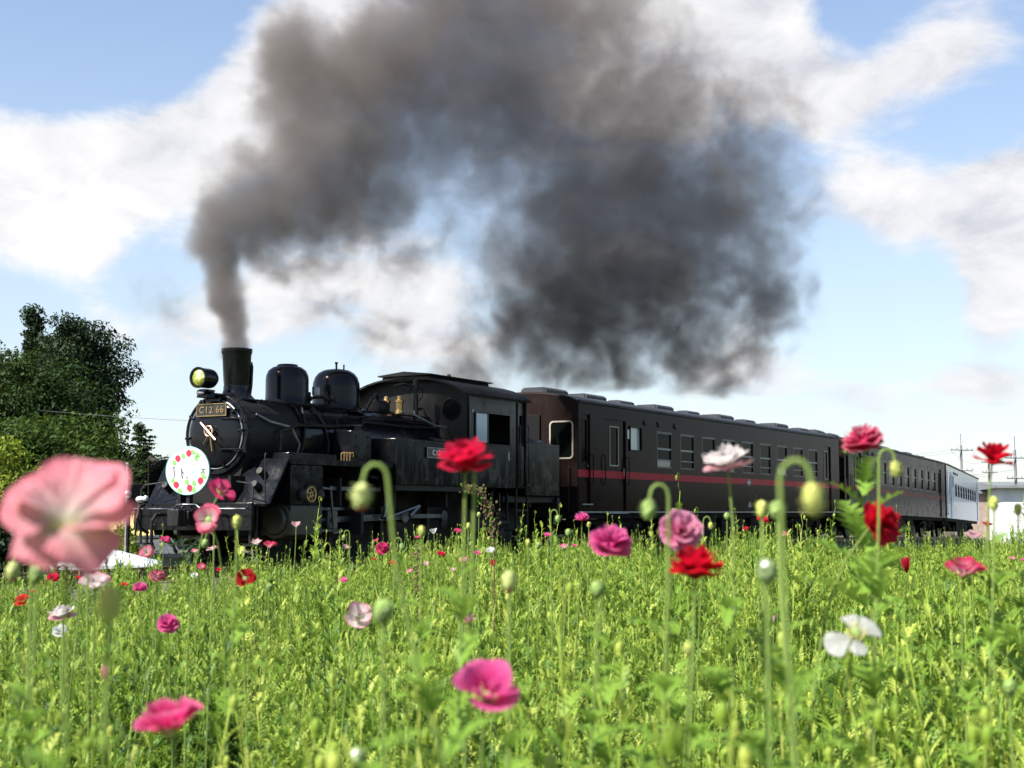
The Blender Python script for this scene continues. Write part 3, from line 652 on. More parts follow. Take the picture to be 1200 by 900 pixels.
# round head mark hung on the front of the engine
hm = thing('head_mark', 'round white head mark with a ring of red strawberries, hung on the locomotive front', 'sign', T(11.22, .02, 1.58), RZ + radians(13))
R_ = .40
mb = MB(); mb.lathe([(R_, -.015), (R_, .012), (R_ - .008, .016), (0, .016)], (0, 0, 0), (1, 0, 0), 56); disc = mb.build('disc', M['disc'], hm)
mb = MB(); mb.torus((.014, 0, 0), (1, 0, 0), R_ - .004, .008, 56, 6); mb.build('rim', principled('pale teal rim', (.25, .55, .5), .4), hm)
mb = MB(); mb.box(-.12, -.016, -.03, .03, -.55, -.1); mb.build('bracket', IR, hm)
def berry(y, z, r, k):
    a = .25 * k; cs = []
    pts = [(r * (1 - .55 * ((cos(t) < 0) * (cos(t) ** 2))) * sin(t), r * 1.15 * cos(t)) for t in [2 * pi * i / 16 for i in range(16)]]
    pts = [(y + p * cos(a) - q * sin(a), z + p * sin(a) + q * cos(a)) for p, q in pts]
    m = MB(); m.prism_x(pts, .0165, .0215); return m.build('strawberry_print', M['berry'], disc, smooth=0)
def blob(y, z, ry, rz, mat, a=0., nm='leaf_print', x=.0165):
    pts = [(ry * sin(t) * (1 + .2 * sin(3 * t)), rz * cos(t)) for t in [2 * pi * i / 14 for i in range(14)]]
    pts = [(y + p * cos(a) - q * sin(a), z + p * sin(a) + q * cos(a)) for p, q in pts]
    m = MB(); m.prism_x(pts, x, x + .003); return m.build(nm, mat, disc, smooth=0)
# seen from the front, +y is to the right
for y, z, k in ((-.18, .20, .5), (.02, .285, -.2), (-.20, -.235, .3), (.05, -.29, .8), (.245, -.17, -.6)): berry(y, z, .052, k)
for y, z, a in ((-.24, .13, .4), (-.08, .24, .2), (.10, .30, 1.1), (.19, .25, .6), (-.26, -.17, .2), (-.13, -.33, .9), (.0, -.19, .1), (.13, -.32, .4), (.30, -.10, .9), (.13, -.21, .2), (.16, .20, 0)): blob(y, z, .035, .05, M['berry_leaf'], a)
def stroke(pts, r, mat):
    m = MB()
    for (a, b) in zip(pts, pts[1:]):
        d = Vector((0, b[0] - a[0], b[1] - a[1])).normalized(); n = Vector((0, -d.z, d.y)) * r
        A, B = Vector((0, *a)), Vector((0, *b)); q = [A + n, B + n, B - n, A - n]
        m.prism_x([(p.y, p.z) for p in q], .0166, .0190)
    return m.build('lettering', mat, disc, smooth=0)
stroke([(-.23, .03), (-.25, .06), (-.27, .05), (-.27, .02), (-.24, .0), (-.24, -.08), (-.25, -.13)], .009, M['ink'])
stroke([(-.11, .04), (-.10, -.04), (-.10, -.09), (-.08, -.13)], .012, M['ink']); stroke([(-.10, -.01), (-.06, -.05)], .009, M['ink'])
stroke([(-.02, -.10), (.01, -.13)], .010, M['berry'])
stroke([(.08, -.01), (.17, -.01)], .007, M['teal_ink']); stroke([(.09, -.035), (.09, -.075), (.16, -.075), (.16, -.035), (.09, -.035)], .006, M['teal_ink'])
stroke([(.25, .02), (.33, .02)], .008, M['ink']); stroke([(.29, .045), (.29, -.07)], .008, M['berry_leaf']); stroke([(.29, .0), (.25, -.06)], .007, M['ink']); stroke([(.29, .0), (.33, -.06)], .007, M['ink'])
stroke([(.09, .13), (.10, .06)], .006, M['berry_leaf']); stroke([(.17, .13), (.18, .05)], .006, M['berry_leaf'])

# ================================================================== the coaches
def coach(style, label, J, th, drop, body, endm, stripe, win=(2.02, 2.95), sash=None, blinds=True, doors=True, stripe_on=True, roofm=None):
    rz = atan2(-cos(th), -sin(th)); C0 = J - fwd(th) * .12
    t = thing('passenger_coach', label, 'railway coach', C0, rz, 'coaches of the train'); t.rotation_euler = (0, -math.asin(drop / 20.1), rz)
    Lc = 19.7; hw = 1.42; zs, zg = .90, 3.42; z0, z1 = win; roofm = roofm or M['coach_roof']
    NW = 9; WIN = [(-4.40 - 1.50 * k - .95, -4.40 - 1.50 * k) for k in range(NW)]
    SMALL = (-3.42, -2.78); DOOR = (-2.55, -1.38); DOOR2 = (-18.75, -17.9); CREW = (-.62, -.16)
    pane_me = {}
    def sub(key, fn):
        if key not in pane_me: pane_me[key] = fn()
        return pane_me[key]
    for sd in (1, -1):
        y0, y1 = sorted((sd * (hw - .05), sd * hw)); mb = MB()
        op = sorted([(a, b, z0, z1) for a, b in WIN] + [(SMALL[0], SMALL[1], 2.42, 2.97)] + [(DOOR[0], DOOR[1], zs, 3.10), (DOOR2[0], DOOR2[1], zs, 3.10), (CREW[0], CREW[1], 1.02, 3.15)], key=lambda q: -q[1])
        x = -.02
        for a, b, lo, hi in op:
            mb.box(b, x, y0, y1, zs, zg)
            if lo > zs: mb.box(a, b, y0, y1, zs, lo)
            mb.box(a, b, y0, y1, hi, zg); x = a
        mb.box(-Lc + .02, x, y0, y1, zs, zg)
        side = mb.build('body_side', body, t)
        mb = MB(); a, c = sorted((sd * hw, sd * (hw + .012)))
        mb.box(-Lc, 0, a, c, zs - .02, zs + .015); side_rail = mb.build('sole_bar_edge', M['alu'] if style == 'main' else body, t)
        mb = MB(); a, c = sorted((sd * (hw + .001), sd * (hw + .05))); mb.box(-Lc, 0, a, c, 3.40, 3.46); mb.build('gutter', roofm, t, .008)
        gy = sd * (hw - .045)
        def win_me():
            m = MB(); m.box(-.475, .475, -.004, .004, z0, z1); return m.mesh('pane', M['glass'], 0)
        def frame_me():
            m = MB(); f = .035
            m.box(-.475, .475, -.03, .03, z1 - f, z1); m.box(-.475, .475, -.03, .03, z0, z0 + f); m.box(-.475, -.475 + f, -.028, .028, z0 + f, z1 - f); m.box(.475 - f, .475, -.028, .028, z0 + f, z1 - f)
            return m.mesh('window', sash or M['alu_dark'], 0)
        def bar_me():
            h = z1 - z0; m = MB(); m.box(-.44, .44, -.02, .02, z0 + h * .50, z0 + h * .55); return m.mesh('sash_bar', M['alu'], 0)
        def top_me():
            m = MB(); m.box(-.44, .44, -.024, .024, z1 - .05, z1 - .0355); return m.mesh('top_rail', M['alu'], 0)
        def low_me():
            h = z1 - z0; m = MB(); m.box(-.44, .44, -.016, .016, z0 + h * .21, z0 + h * .235); return m.mesh('lower_rail', M['alu'], 0)
        def blind_me():
            h = z1 - z0; m = MB(); m.box(-.44, .44, -.009, .009, z0 + .036, z0 + h * .2); return m.mesh('blind', M['blind'], 0)
        for k, (a, b) in enumerate(WIN):
            wn = obj('window', sub('f', frame_me), t, ((a + b) / 2, sd * (hw - .030), 0))
            obj('pane', sub('p', win_me), wn, (0, -sd * .010, 0)); obj('top_rail', sub('t', top_me), wn)
            obj('sash_bar', sub('b', bar_me), wn)
            if blinds and style == 'main':
                obj('lower_rail', sub('l', low_me), wn)
                if (k * 7 + (sd > 0)) % 3 == 1: obj('blind', sub('bl', blind_me), wn)
        # small pale lavatory window and lamp bracket
        mb = MB(); mb.box(SMALL[0], SMALL[1], gy - .006, gy + .006, 2.42, 2.97); lw = mb.build('lavatory_window', M['frost'] if style == 'main' else M['glass'], t)
        mb = MB(); a, c = sorted((sd * (hw + .001), sd * (hw + .03)))
        for p in ((SMALL[0] - .03, SMALL[0], 2.39, 3.0), (SMALL[1], SMALL[1] + .03, 2.39, 3.0), (SMALL[0], SMALL[1], 2.97, 3.0), (SMALL[0], SMALL[1], 2.39, 2.42)): mb.box(p[0], p[1], a, c, p[2], p[3])
        mb.build('frame', body, lw)
        for xx in (-3.66, -4.5, -5.55):
            mb = MB(); mb.ball((xx, sd * (hw + .01), 3.12), .075, 10, 6, sc=(1, .5, 1)); mb.box(xx - .1, xx + .1, min(sd * hw, sd * (hw + .02)), max(sd * hw, sd * (hw + .02)), 3.14, 3.19); mb.build('side_lamp', M['vent'], t)
        mb = MB(); a, c = sorted((sd * (hw + .001), sd * (hw + .012))); mb.box(-2.72, -2.63, a, c, 2.68, 2.90); mb.build('number_sign', M['white'], t)
        # doors
        for nm, (a, b), dz0, dz1, gw in (('door', DOOR, zs, 3.10, (.36, .80)), ('door', DOOR2, zs, 3.10, (.25, .58)), ('crew_door', CREW, 1.02, 3.15, (.09, .35))):
            y = sd * (hw - .06); mb = MB(); g0, g1 = b - gw[1], b - gw[0]; gz0, gz1 = (2.02, 2.92) if nm == 'door' else (2.05, 3.02)
            mb.box(a + .004, b - .004, y - .02, y + .02, dz0, gz0); mb.box(a + .004, b - .004, y - .02, y + .02, gz1, dz1 - .004); mb.box(a + .004, g0, y - .02, y + .02, gz0, gz1); mb.box(g1, b - .004, y - .02, y + .02, gz0, gz1)
            d = mb.build(nm, body, t)
            mb = MB(); mb.box(g0, g1, y - .006, y + .006, gz0, gz1); mb.build('pane', M['glass'], d)
            yo = sorted((y + sd * .021, y + sd * .034)); mb = MB(); f = .03
            mb.box(g0 - f, g1 + f, *yo, gz1, gz1 + f); mb.box(g0 - f, g1 + f, *yo, gz0 - f, gz0); mb.box(g0 - f, g0, *yo, gz0, gz1); mb.box(g1, g1 + f, *yo, gz0, gz1); mb.build('window_frame', M['cream'] if nm == 'door' and style == 'main' else body, d)
            mb = MB(); mb.cyl((a + .1, y + sd * .05, 1.75 if nm == 'door' else 1.98), (a + .1, y + sd * .05, 1.95), .015); mb.build('handle', M['alu'], d)
            if stripe_on and stripe:
                mb = MB(); mb.box(a + .006, b - .006, *yo, 1.70, 1.87); mb.build('stripe', stripe, d)
        mb = MB(); a, c = sorted((sd * (hw + .013), sd * (hw + .06))); mb.box(CREW[0] - .02, CREW[1] + .02, a, c, 1.06, 1.09); mb.build('door_step', M['alu'], t); mb = MB(); mb.box(DOOR[0], DOOR[1], a, c, .86, .885); mb.build('door_step', M['alu'], t)
        for xx in (DOOR[0] - .07, DOOR[1] + .07, CREW[0] - .06):
            mb = MB(); mb.tube([(xx, sd * hw, 1.55), (xx, sd * (hw + .05), 1.58), (xx, sd * (hw + .05), 2.2), (xx, sd * hw, 2.23)], .013, 6); mb.build('handrail', body, t)
        if stripe_on and stripe:
            mb = MB(); a, c = sorted((sd * (hw + .001), sd * (hw + .004)))
            for p, q in ((-.155, -.02), (DOOR[1] + .01, CREW[0] - .01), (DOOR2[1] + .01, DOOR[0] - .01), (-Lc + .02, DOOR2[0] - .01)):
                if q < p: p, q = q, p
                mb.box(p, q, a, c, 1.70, 1.87)
            mb.build('stripe', stripe, t)
        if style == 'main':
            mb = MB(); mb.lathe([(.17, 0), (.17, .006)], (-10.9, sd * (hw + .005), 1.76), (0, sd, 0), 24)
            for v in mb.v: pass
            pl = mb.build('class_badge', principled('navy enamel badge', (.02, .03, .09), .3), t)
            pl.scale = (1, 1, .62); pl.location.z = 1.76 * .38
            for q in range(2):
                m2 = MB(); yy = sorted((sd * (hw + .012), sd * (hw + .015))); m2.box(-10.99 + q * .13, -10.93 + q * .13, *yy, 1.72, 1.80); m2.build('badge_letter', M['white'], pl)
            me = text_mesh('number_lettering', '-53', .20, M['white'], .002); o = obj('number_lettering', me, t, (-10.95, sd * (hw + .003), 1.10)); o.rotation_euler = (pi / 2, 0, pi if sd > 0 else 0)
    # ends
    for e, x in ((1, 0.0), (-1, -Lc)):
        pts = []
        for k in range(15):
            a = radians(-66 + 132 * k / 14); pts.append((1.42 * sin(a) / sin(radians(66)), 3.42 + .262 * (cos(a) - cos(radians(66))) / (1 - cos(radians(66)))))
        poly = [(-1.36, zs - .02), (-1.42, 1.0)] + pts + [(1.42, 1.0), (1.36, zs - .02)]
        mb = MB(); mb.prism_x(poly, min(x, x - e * .06), max(x, x - e * .06)); en = mb.build('coach_end', endm, t, .02)
        for sd in (1, -1):
            yc = sd * 1.0; f = .035
            def rr(hwid, hh, r, c):
                out = []
                for cx, cz, a0 in ((hwid - r, hh - r, 0), (-hwid + r, hh - r, 90), (-hwid + r, -hh + r, 180), (hwid - r, -hh + r, 270)):
                    out += [(c[0] + cx + r * cos(radians(a0 + 15 * i)), c[1] + cz + r * sin(radians(a0 + 15 * i))) for i in range(7)]
                return out
            o_ = rr(.31, .44, .10, (yc, 2.55)); i_ = rr(.275, .405, .075, (yc, 2.55)); xo = x + e * .022
            m2 = MB(); k = len(o_)
            m2.add([(x + e * .001, *p) for p in o_] + [(xo, *p) for p in o_] + [(xo, *p) for p in i_] + [(x + e * .001, *p) for p in i_],
                   [(i + r_ * k, (i + 1) % k + r_ * k, (i + 1) % k + (r_ + 1) * k, i + (r_ + 1) * k) for i in range(k) for r_ in range(3)])
            wf = m2.build('end_window', M['cream'] if style == 'main' else body, en, smooth=0)
            m2 = MB(); m2.prism_x(i_, *sorted((x + e * .002, x + e * .008))); m2.build('pane', M['glass'], wf, smooth=0)
        mb = MB(); mb.box(*sorted((x + e * .001, x + e * (.05 if (e > 0 and style == 'main') else .12))), -.45, .45, .95, 3.15); mb.build('gangway', M['dark'], en, .02)
        mb = MB(); mb.box(*sorted((x + e * .001, x + e * .12)), .80, .92, 1.42, 1.58); mb.ball((x + e * .13, .86, 1.5), .045, 8, 5); mb.build('jumper_box', IR, en, .005)
        for w_ in (1.2, -1.2): mb = MB(); mb.tube([(x + e * .001, w_, .9), (x + e * .05, w_, .95), (x + e * .05, w_, 1.9), (x + e * .001, w_, 1.95)], .015, 6); mb.build('end_handrail', IR, en)
        mb = MB(); mb.box(*sorted((x, x + e * .3)), -.12, .12, .68, .9); mb.build('coupler', IR, t, .015)
    # roof
    pts = []
    for k in range(19):
        a = radians(-66 + 132 * k / 18); pts.append((1.445 * sin(a) / sin(radians(66)), 3.425 + .275 * (cos(a) - cos(radians(66))) / (1 - cos(radians(66)))))
    mb = MB(); mb.prism_x(pts + [(y * .97, z - .05) for y, z in pts[::-1]], -Lc + .05, -.05); rf = mb.build('roof', roofm, t, smooth=50)
    def big_vent():
        m = MB(); m.prism_x([(-.34, -.03), (.34, -.03), (.34, .09), (.26, .145), (-.26, .145), (-.34, .09)], -.55, .55); m.box(.551, .57, -.28, .28, .02, .12); return m.mesh('roof_ventilator', M['vent'], 30)
    def small_vent():
        m = MB(); m.prism_x([(-.2, -.02), (.2, -.02), (.2, .06), (.13, .10), (-.13, .10), (-.2, .06)], -.42, .42); return m.mesh('roof_ventilator', M['vent'], 30)
    for x in (-.95, -3.05, -7.3, -11.9, -16.9): obj('roof_ventilator', sub('bv', big_vent), rf, (x, .05, 3.685))
    for x in (-4.65, -9.1, -13.65, -18.9): obj('roof_ventilator', sub('sv', small_vent), rf, (x, .28, 3.675))
    # floor, partitions and seats seen dark through the glass
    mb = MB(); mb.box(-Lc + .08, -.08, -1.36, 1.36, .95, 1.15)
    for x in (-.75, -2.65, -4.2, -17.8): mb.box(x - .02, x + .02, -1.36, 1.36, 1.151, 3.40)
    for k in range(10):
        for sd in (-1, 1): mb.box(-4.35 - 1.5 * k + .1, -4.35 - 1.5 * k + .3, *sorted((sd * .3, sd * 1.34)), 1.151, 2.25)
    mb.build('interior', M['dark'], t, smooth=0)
    # underframe
    mb = MB(); mb.box(-Lc + .1, -.1, -1.3, 1.3, .74, .945)
    for a, b, sd in ((-6.2, -7.6, 1), (-7.9, -8.6, 1), (-9.1, -11.0, 1), (-11.4, -12.6, 1), (-6.4, -8.3, -1), (-8.8, -10.1, -1), (-10.6, -12.8, -1)): mb.box(b, a, *sorted((sd * .55, sd * 1.28)), .26, .739)
    for x in (-4.9, -5.6, -13.3, -14.1): mb.cyl((x, -1.0, .52), (x, 1.0, .52), .18, .18, 14)
    mb.box(-13.2, -6.0, -.5, .5, .35, .738); mb.build('underframe', M['under'], t, .01)
    for bx in (-2.6, -17.0):
        mb = MB()
        for sd in (-1, 1):
            w0, w1 = sorted((sd * .98, sd * 1.08)); mb.prism([(bx - 1.6, .45), (bx - 1.25, .62), (bx - .5, .42), (bx + .5, .42), (bx + 1.25, .62), (bx + 1.6, .45), (bx + 1.6, .62), (bx + 1.1, .735), (bx - 1.1, .735), (bx - 1.6, .62)], w0, w1)
            for dx in (-1.05, 1.05): mb.box(bx + dx - .14, bx + dx + .14, *sorted((sd * 1.081, sd * 1.16)), .32, .60)
            mb.cyl((bx, sd * 1.03, .30), (bx, sd * 1.03, .72), .13, .13, 12)
        mb.box(bx - .3, bx + .3, -.97, .97, .4, .70); bg_ = mb.build('bogie', M['under'], t, .008)
        for dx in (-1.05, 1.05):
            for sd in (-1, 1):
                mb = MB(); mb.lathe([(.1, -.07), (.43, -.065), (.455, -.06), (.455, -.035), (.43, -.03), (.43, .06), (.1, .04)], (bx + dx, sd * .57, .43), (0, -sd, 0), 32); mb.build('wheel', IR, bg_)
            mb = MB(); mb.cyl((bx + dx, -.57, .43), (bx + dx, .57, .43), .06); mb.build('axle', IR, bg_)
    return t
M['alu_dark'] = principled('dark bronze sash', (.035, .033, .030), .4, .3)
coach('main', 'dark maroon coach with a bright red stripe, coupled directly behind the locomotive', P0, TH, 0.0, M['coach'], M['coach_end'], M['stripe'])
coach('mid', 'brown coach with a duller red stripe, between the first coach and the pale last one', J1, TH2, .26, M['coach_mid'], M['coach'], M['stripe_dull'])
coach('pale', 'coach at the far end of the train, its sides painted pale with sky glare', J2, TH3, .30, M['coach_glare'], M['coach_mid'], None, win=(2.0, 2.62), stripe_on=False, sash=M['dark'])

for o in bpy.data.objects:
    if o.name.split('.')[0] in ('rivet_row', 'hairs'): o['kind'] = 'stuff'

# ================================================================== trees, houses and poles
def leaf_mat(name, cols, trans=.35, rough=.6, thru=(.10, .13, .02, 1)):
    m = bpy.data.materials.new(name); m.use_nodes = True; N = NT(m.node_tree); b = N.n['Principled BSDF']; out = N.n['Material Output']
    at = N.new('ShaderNodeAttribute', attribute_name='tint').outputs['Fac']
    pos = N.new('ShaderNodeNewGeometry').outputs['Position']
    f = N.math('ADD', N.math('MULTIPLY', at, .7), N.math('MULTIPLY', N.noise(pos, .5, 4, .6)[0], .5))
    c = N.ramp(f, cols); N.l.new(c, b.inputs['Base Color']); b.inputs['Roughness'].default_value = rough; b.inputs['Specular IOR Level'].default_value = .12
    t = N.new('ShaderNodeBsdfTranslucent'); cc = N.mix(.35, c, thru); N.l.new(cc, t.inputs[0])
    mx = N.new('ShaderNodeMixShader'); mx.inputs[0].default_value = trans; N.l.new(b.outputs[0], mx.inputs[1]); N.l.new(t.outputs[0], mx.inputs[2]); N.l.new(mx.outputs[0], out.inputs[0])
    return m
LEAF = {'dark': leaf_mat('dark cedar foliage', [(.25, (.0045, .011, .006)), (.55, (.011, .024, .010)), (.85, (.022, .042, .014))], .12),
        'mid': leaf_mat('mid green foliage', [(.25, (.006, .016, .004)), (.55, (.014, .034, .007)), (.85, (.032, .062, .011))], .22),
        'fresh': leaf_mat('fresh green foliage', [(.25, (.009, .023, .004)), (.55, (.022, .050, .007)), (.85, (.046, .080, .012))], .28),
        'lime': leaf_mat('yellow green foliage', [(.25, (.06, .10, .010)), (.55, (.13, .19, .018)), (.85, (.22, .26, .03))], .4)}
bark = principled('bark', (.055, .042, .032), .9, var=.4, bump=.8, bscale=18)
def leaf_cloud(name, clumps, n, size, mat, flat=.55, up=.6, seed=0, fold=True):
    """many leaf sprays scattered through clumps (cx, cy, cz, rx, ry, rz)"""
    g = np.random.default_rng(seed); cl = np.array(clumps); vol = (cl[:, 3] * cl[:, 4] * cl[:, 5]) ** .67; pick = g.choice(len(cl), n, p=vol / vol.sum())
    d = g.normal(size=(n, 3)); d /= np.linalg.norm(d, axis=1)[:, None]; r = g.random(n) ** .45
    p = cl[pick, :3] + d * r[:, None] * cl[pick, 3:6]
    nrm = g.normal(size=(n, 3)); nrm[:, 2] = np.abs(nrm[:, 2]) + up; nrm += d * .6; nrm /= np.linalg.norm(nrm, axis=1)[:, None]
    a = np.cross(nrm, g.normal(size=(n, 3))); a /= np.linalg.norm(a, axis=1)[:, None]; b = np.cross(nrm, a)
    s = size * (.6 + .8 * g.random(n))[:, None]; droop = np.array([0, 0, -.25])
    V = np.empty((n, 6, 3)); V[:, 0] = p - a * s; V[:, 1] = p - a * s * .2 + b * s * .42; V[:, 2] = p + a * s * .55 + b * s * .34
    V[:, 3] = p + (a + droop) * s; V[:, 4] = p + a * s * .5 - b * s * .38; V[:, 5] = p - a * s * .25 - b * s * .40
    F = (np.arange(n)[:, None] * 6 + np.array([0, 1, 2, 3])[None]); F2 = (np.arange(n)[:, None] * 6 + np.array([0, 3, 4, 5])[None])
    me = bpy.data.meshes.new(name); nv = n * 6; me.vertices.add(nv); me.vertices.foreach_set('co', V.reshape(-1).astype(np.float32))
    ff = np.concatenate([F, F2]).reshape(-1); nf = n * 2; me.loops.add(nf * 4); me.loops.foreach_set('vertex_index', ff.astype(np.int32)); me.polygons.add(nf)
    me.polygons.foreach_set('loop_start', np.arange(0, nf * 4, 4, dtype=np.int32)); me.update(calc_edges=True)
    at = me.attributes.new('tint', 'FLOAT', 'POINT'); tint = np.repeat(np.clip(g.random(n) * .7 + .3 * g.random(len(cl))[pick], 0, 1), 6); at.data.foreach_set('value', tint.astype(np.float32))
    me.materials.append(mat); return me
def tree_meshes(kind, h, rad, n, size, mat, seed, trunk_r=.2, base=.25):
    g = random.Random(seed); tr = MB(); cl = []
    lean = g.uniform(-.04, .04)
    tr.tube([(lean * z, lean * .5 * z, z) for z in [h * .92 * i / 6 for i in range(7)]], [trunk_r * (1 - .88 * i / 6) for i in range(7)], 9)
    k = 26
    for i in range(k):
        t = base + (.97 - base) * i / (k - 1); z0 = h * (t - .08 if t < .9 else t - .05); a = i * 2.4 + g.uniform(-.4, .4)
        if kind == 'cone': rr = rad * (1.06 - t) ** .7 * g.uniform(.8, 1.1)
        elif kind == 'pine': rr = rad * (1.1 - t) ** .6 * g.uniform(.5, 1.2)
        else: rr = rad * sqrt(max(.1, 1 - (((t - base) / (.97 - base) - .42) / .66) ** 2)) * g.uniform(.80, 1.06)
        e = Vector((rr * .66 * cos(a), rr * .66 * sin(a), h * t)); s0 = Vector((lean * z0, lean * .5 * z0, max(.3, z0 - rr * .35)))
        tr.tube([s0, s0.lerp(e, .55) + Vector((0, 0, .12 * rr)), e], [trunk_r * .4 * (1 - t * .6), trunk_r * .25, trunk_r * .08], 6)
        for q in range(3):
            f = .35 + .7 * q / 2; c = s0.lerp(e, f) + Vector((g.uniform(-.25, .25), g.uniform(-.25, .25), g.uniform(-.05, .25))) * rr * .5
            w = rr * g.uniform(.36, .56) + .15; cl.append((c.x, c.y, c.z, w, w, w * (.45 if kind != 'pine' else .14)))
    if kind in ('round', 'cone'):                         # the close inner twigs that keep the crown from showing sky
        for i in range(9):
            t = base + (.93 - base) * i / 8; rr = rad * (.62 * (1.04 - t) ** .7 if kind == 'cone' else .66 * sqrt(max(.1, 1 - (((t - base) / (.97 - base) - .42) / .66) ** 2))); cl.append((lean * h * t, lean * h * t * .5, h * t, rr, rr, h * .08))
    cl.append((lean * h, lean * h * .5, h * .97, rad * .26, rad * .26, h * .05))
    return tr, leaf_cloud('crown', cl, n, size, mat, seed=seed)
TREES = {}
def tree(kind, key, h, rad, n, size, mat, seed, label, loc, rz=0, sc=1.0, group=None, name='tree', base=.25):
    k = (key, seed)
    if k not in TREES:
        tr, cr = tree_meshes(kind, h, rad, n, size, LEAF[mat], seed, .03 * h * .7, base); TREES[k] = (tr.mesh('trunk', bark), cr)
    t = thing(name, label, 'tree', loc, rz, group); t.scale = (sc, sc, sc)
    obj('trunk', TREES[k][0], t); obj('crown', TREES[k][1], t); return t
def gz(x, y, dz=0): return (x, y, ground_z(x, y) - .1 + dz)
GT = 'trees on the wooded slope at the left'
def tree_at(kind, key, h, rad, n, size, mat, seed, label, x, y, ztop, rz=0, wide=1.0, group=None, name='tree', base=.25):
    z = ground_z(x, y) - .1; t = tree(kind, key, h, rad, n, size, mat, seed, label, (x, y, z), rz, 1.0, group, name, base); s = (ztop - z) / h; t.scale = (s * wide, s * wide, s); return t
CED = ('cone', 'cedar', 13, 3.4, 40000, .125, 'dark', 3); OAK = ('round', 'oak', 12, 4.6, 72000, .125, 'dark', 11); MAP = ('round', 'maple', 8.2, 4.4, 46000, .10, 'mid', 21); MA2 = ('round', 'maple2', 5.6, 3.6, 34000, .095, 'fresh', 25)
tree_at(*CED, 'tall dark cedar, second highest, a slim top standing left of the rounded one', -25.0, 76, 11.9, .4, .8, GT, 'cedar_tree')
tree_at(*CED, 'dark cedar cut by the left edge of the photo', -27.6, 74, 11.9, 2.1, 1.1, GT, 'cedar_tree')
tree_at(*OAK, 'large dark round-topped tree, highest at the right end of the wooded slope', -21.6, 72, 10.7, 1.0, .70, GT, 'broadleaf_tree')
tree_at(*OAK, 'dark tree low behind the light one, right foot of the wooded slope', -21.7, 74, 6.4, 2.7, .62, GT, 'broadleaf_tree')
tree_at(*MAP, 'spreading green tree in front of the dark round-topped one', -20.3, 61, 7.5, .6, .72, GT, 'broadleaf_tree', .12)
tree_at(*MAP, 'spreading green tree at the left edge, above the yellow-green bush', -22.4, 62, 7.9, 3.3, 1.0, GT, 'broadleaf_tree', .12)
tree_at(*MA2, 'lower light green tree whose branches spread in flat layers', -17.6, 57, 4.9, 1.3, .74, GT, 'broadleaf_tree', .05)
tree_at(*MA2, 'low light green tree behind the large pale pink poppy', -18.3, 54, 4.6, 4.3, .9, GT, 'broadleaf_tree', .05)
tree_at('pine', 'pine', 9.6, 2.2, 7000, .12, 'mid', 31, 'sparse flat-branched pine standing alone just left of the locomotive', -22.3, 88, 6.5, .3, .9, None, 'pine_tree', .45)
tree_at(*OAK, 'dark bushy tree below the pine, behind the head mark', -18.0, 76, 3.9, 5.0, .85, None, 'broadleaf_tree')
tree_at('round', 'lime', 3.9, 1.5, 7000, .085, 'lime', 41, 'sunlit yellow-green bush at the left edge, below the wooded slope', -13.15, 38.5, 3.1, .0, .62, None, 'bush', .03)
tree_at('round', 'lime', 3.9, 1.5, 7000, .085, 'lime', 41, 'little yellow-green shoots right of the large pale pink poppy', -12.1, 45.8, .95, 1.2, .62, None, 'bush', .03)
tree_at('round', 'hedge', 3.6, 2.6, 16000, .10, 'dark', 51, 'dark green shrub behind the stems of the large pale pink poppy', -12.9, 34.5, .35, 2.0, .6, None, 'shrub', .02)
tree_at('round', 'hedge', 3.6, 2.6, 16000, .10, 'dark', 51, 'dark green shrub at the left edge behind two hooked buds', -13.6, 37, 1.4, 4.0, .8, None, 'shrub', .02)
# hill woods that read as one mass
def far_wood(name, label, spots, n, size, mat, seed):
    o = obj(name, leaf_cloud(name, spots, n, size, LEAF[mat], seed=seed)); tag(o, label, kind='stuff'); return o
g_ = random.Random(5); sp = []
for i in range(260):                                      # the wood across the field to the right, mirrored in the dark sides of the train
    a_ = radians(g_.uniform(40, 100)); d_w = g_.uniform(78, 104); sp.append((d_w * sin(a_), d_w * cos(a_), g_.uniform(.3, 4.6) + 1.4 * sin(a_ * 9), 3.2, 3.2, 1.9))
far_wood('field_wood', 'wood across the field, to the right of the photo', sp, 34000, .5, 'dark', 65)
sp = []
for i in range(144):
    s_ = 4.6 - i * .5; q_ = P0 + U * s_ - NN * (5.2 + g_.uniform(-.4, .6))
    if s_ < -21: q_ = J1 - fwd(TH2) * (-21 - s_) - Vector((cos(TH2), -sin(TH2), 0)) * (5.2 + g_.uniform(-.4, .6))
    zq = ground_z(q_.x, q_.y); zt = g_.uniform(.95, 1.12); sp.append((q_.x, q_.y, (zq + zt) / 2, .7, .7, (zt - zq) / 2))
far_wood('added_dark_hedge', 'added dark hedge beyond the line, filling in the shade under the train', sp, 22000, .11, 'dark', 62)  # dark hedge added so the gaps under the train read as shade
sp = []
for i in range(70): 
    x = g_.uniform(-60, -15); y = 82 + g_.uniform(0, 26); sp.append((x, y, ground_z(x, y) + g_.uniform(.6, 5.4) * min(1, max(.25, (-x - 12) / 18)), 3.4, 3.2, 2.3))
far_wood('woodland', 'dark woodland mass behind the trees at the left', sp, 26000, .42, 'dark', 61)
hill_mat = principled('wooded hill ground', (.03, .05, .016), .95, var=.3)
vs, fs = [], []
for j in range(13):
    for i in range(61):
        x = 40 + i * 6.0; y = 250 + j * 14; e = sin(pi * j / 12); prof = 5.6 + 2.6 * sin(i * .27 + .8) + 1.3 * sin(i * .61 + 2); vs.append((x, y, -1.5 + e * prof * min(1, max(0, (x - 62) / 34))))
for j in range(12):
    for i in range(60): fs.append((j * 61 + i, j * 61 + i + 1, (j + 1) * 61 + i + 1, (j + 1) * 61 + i))
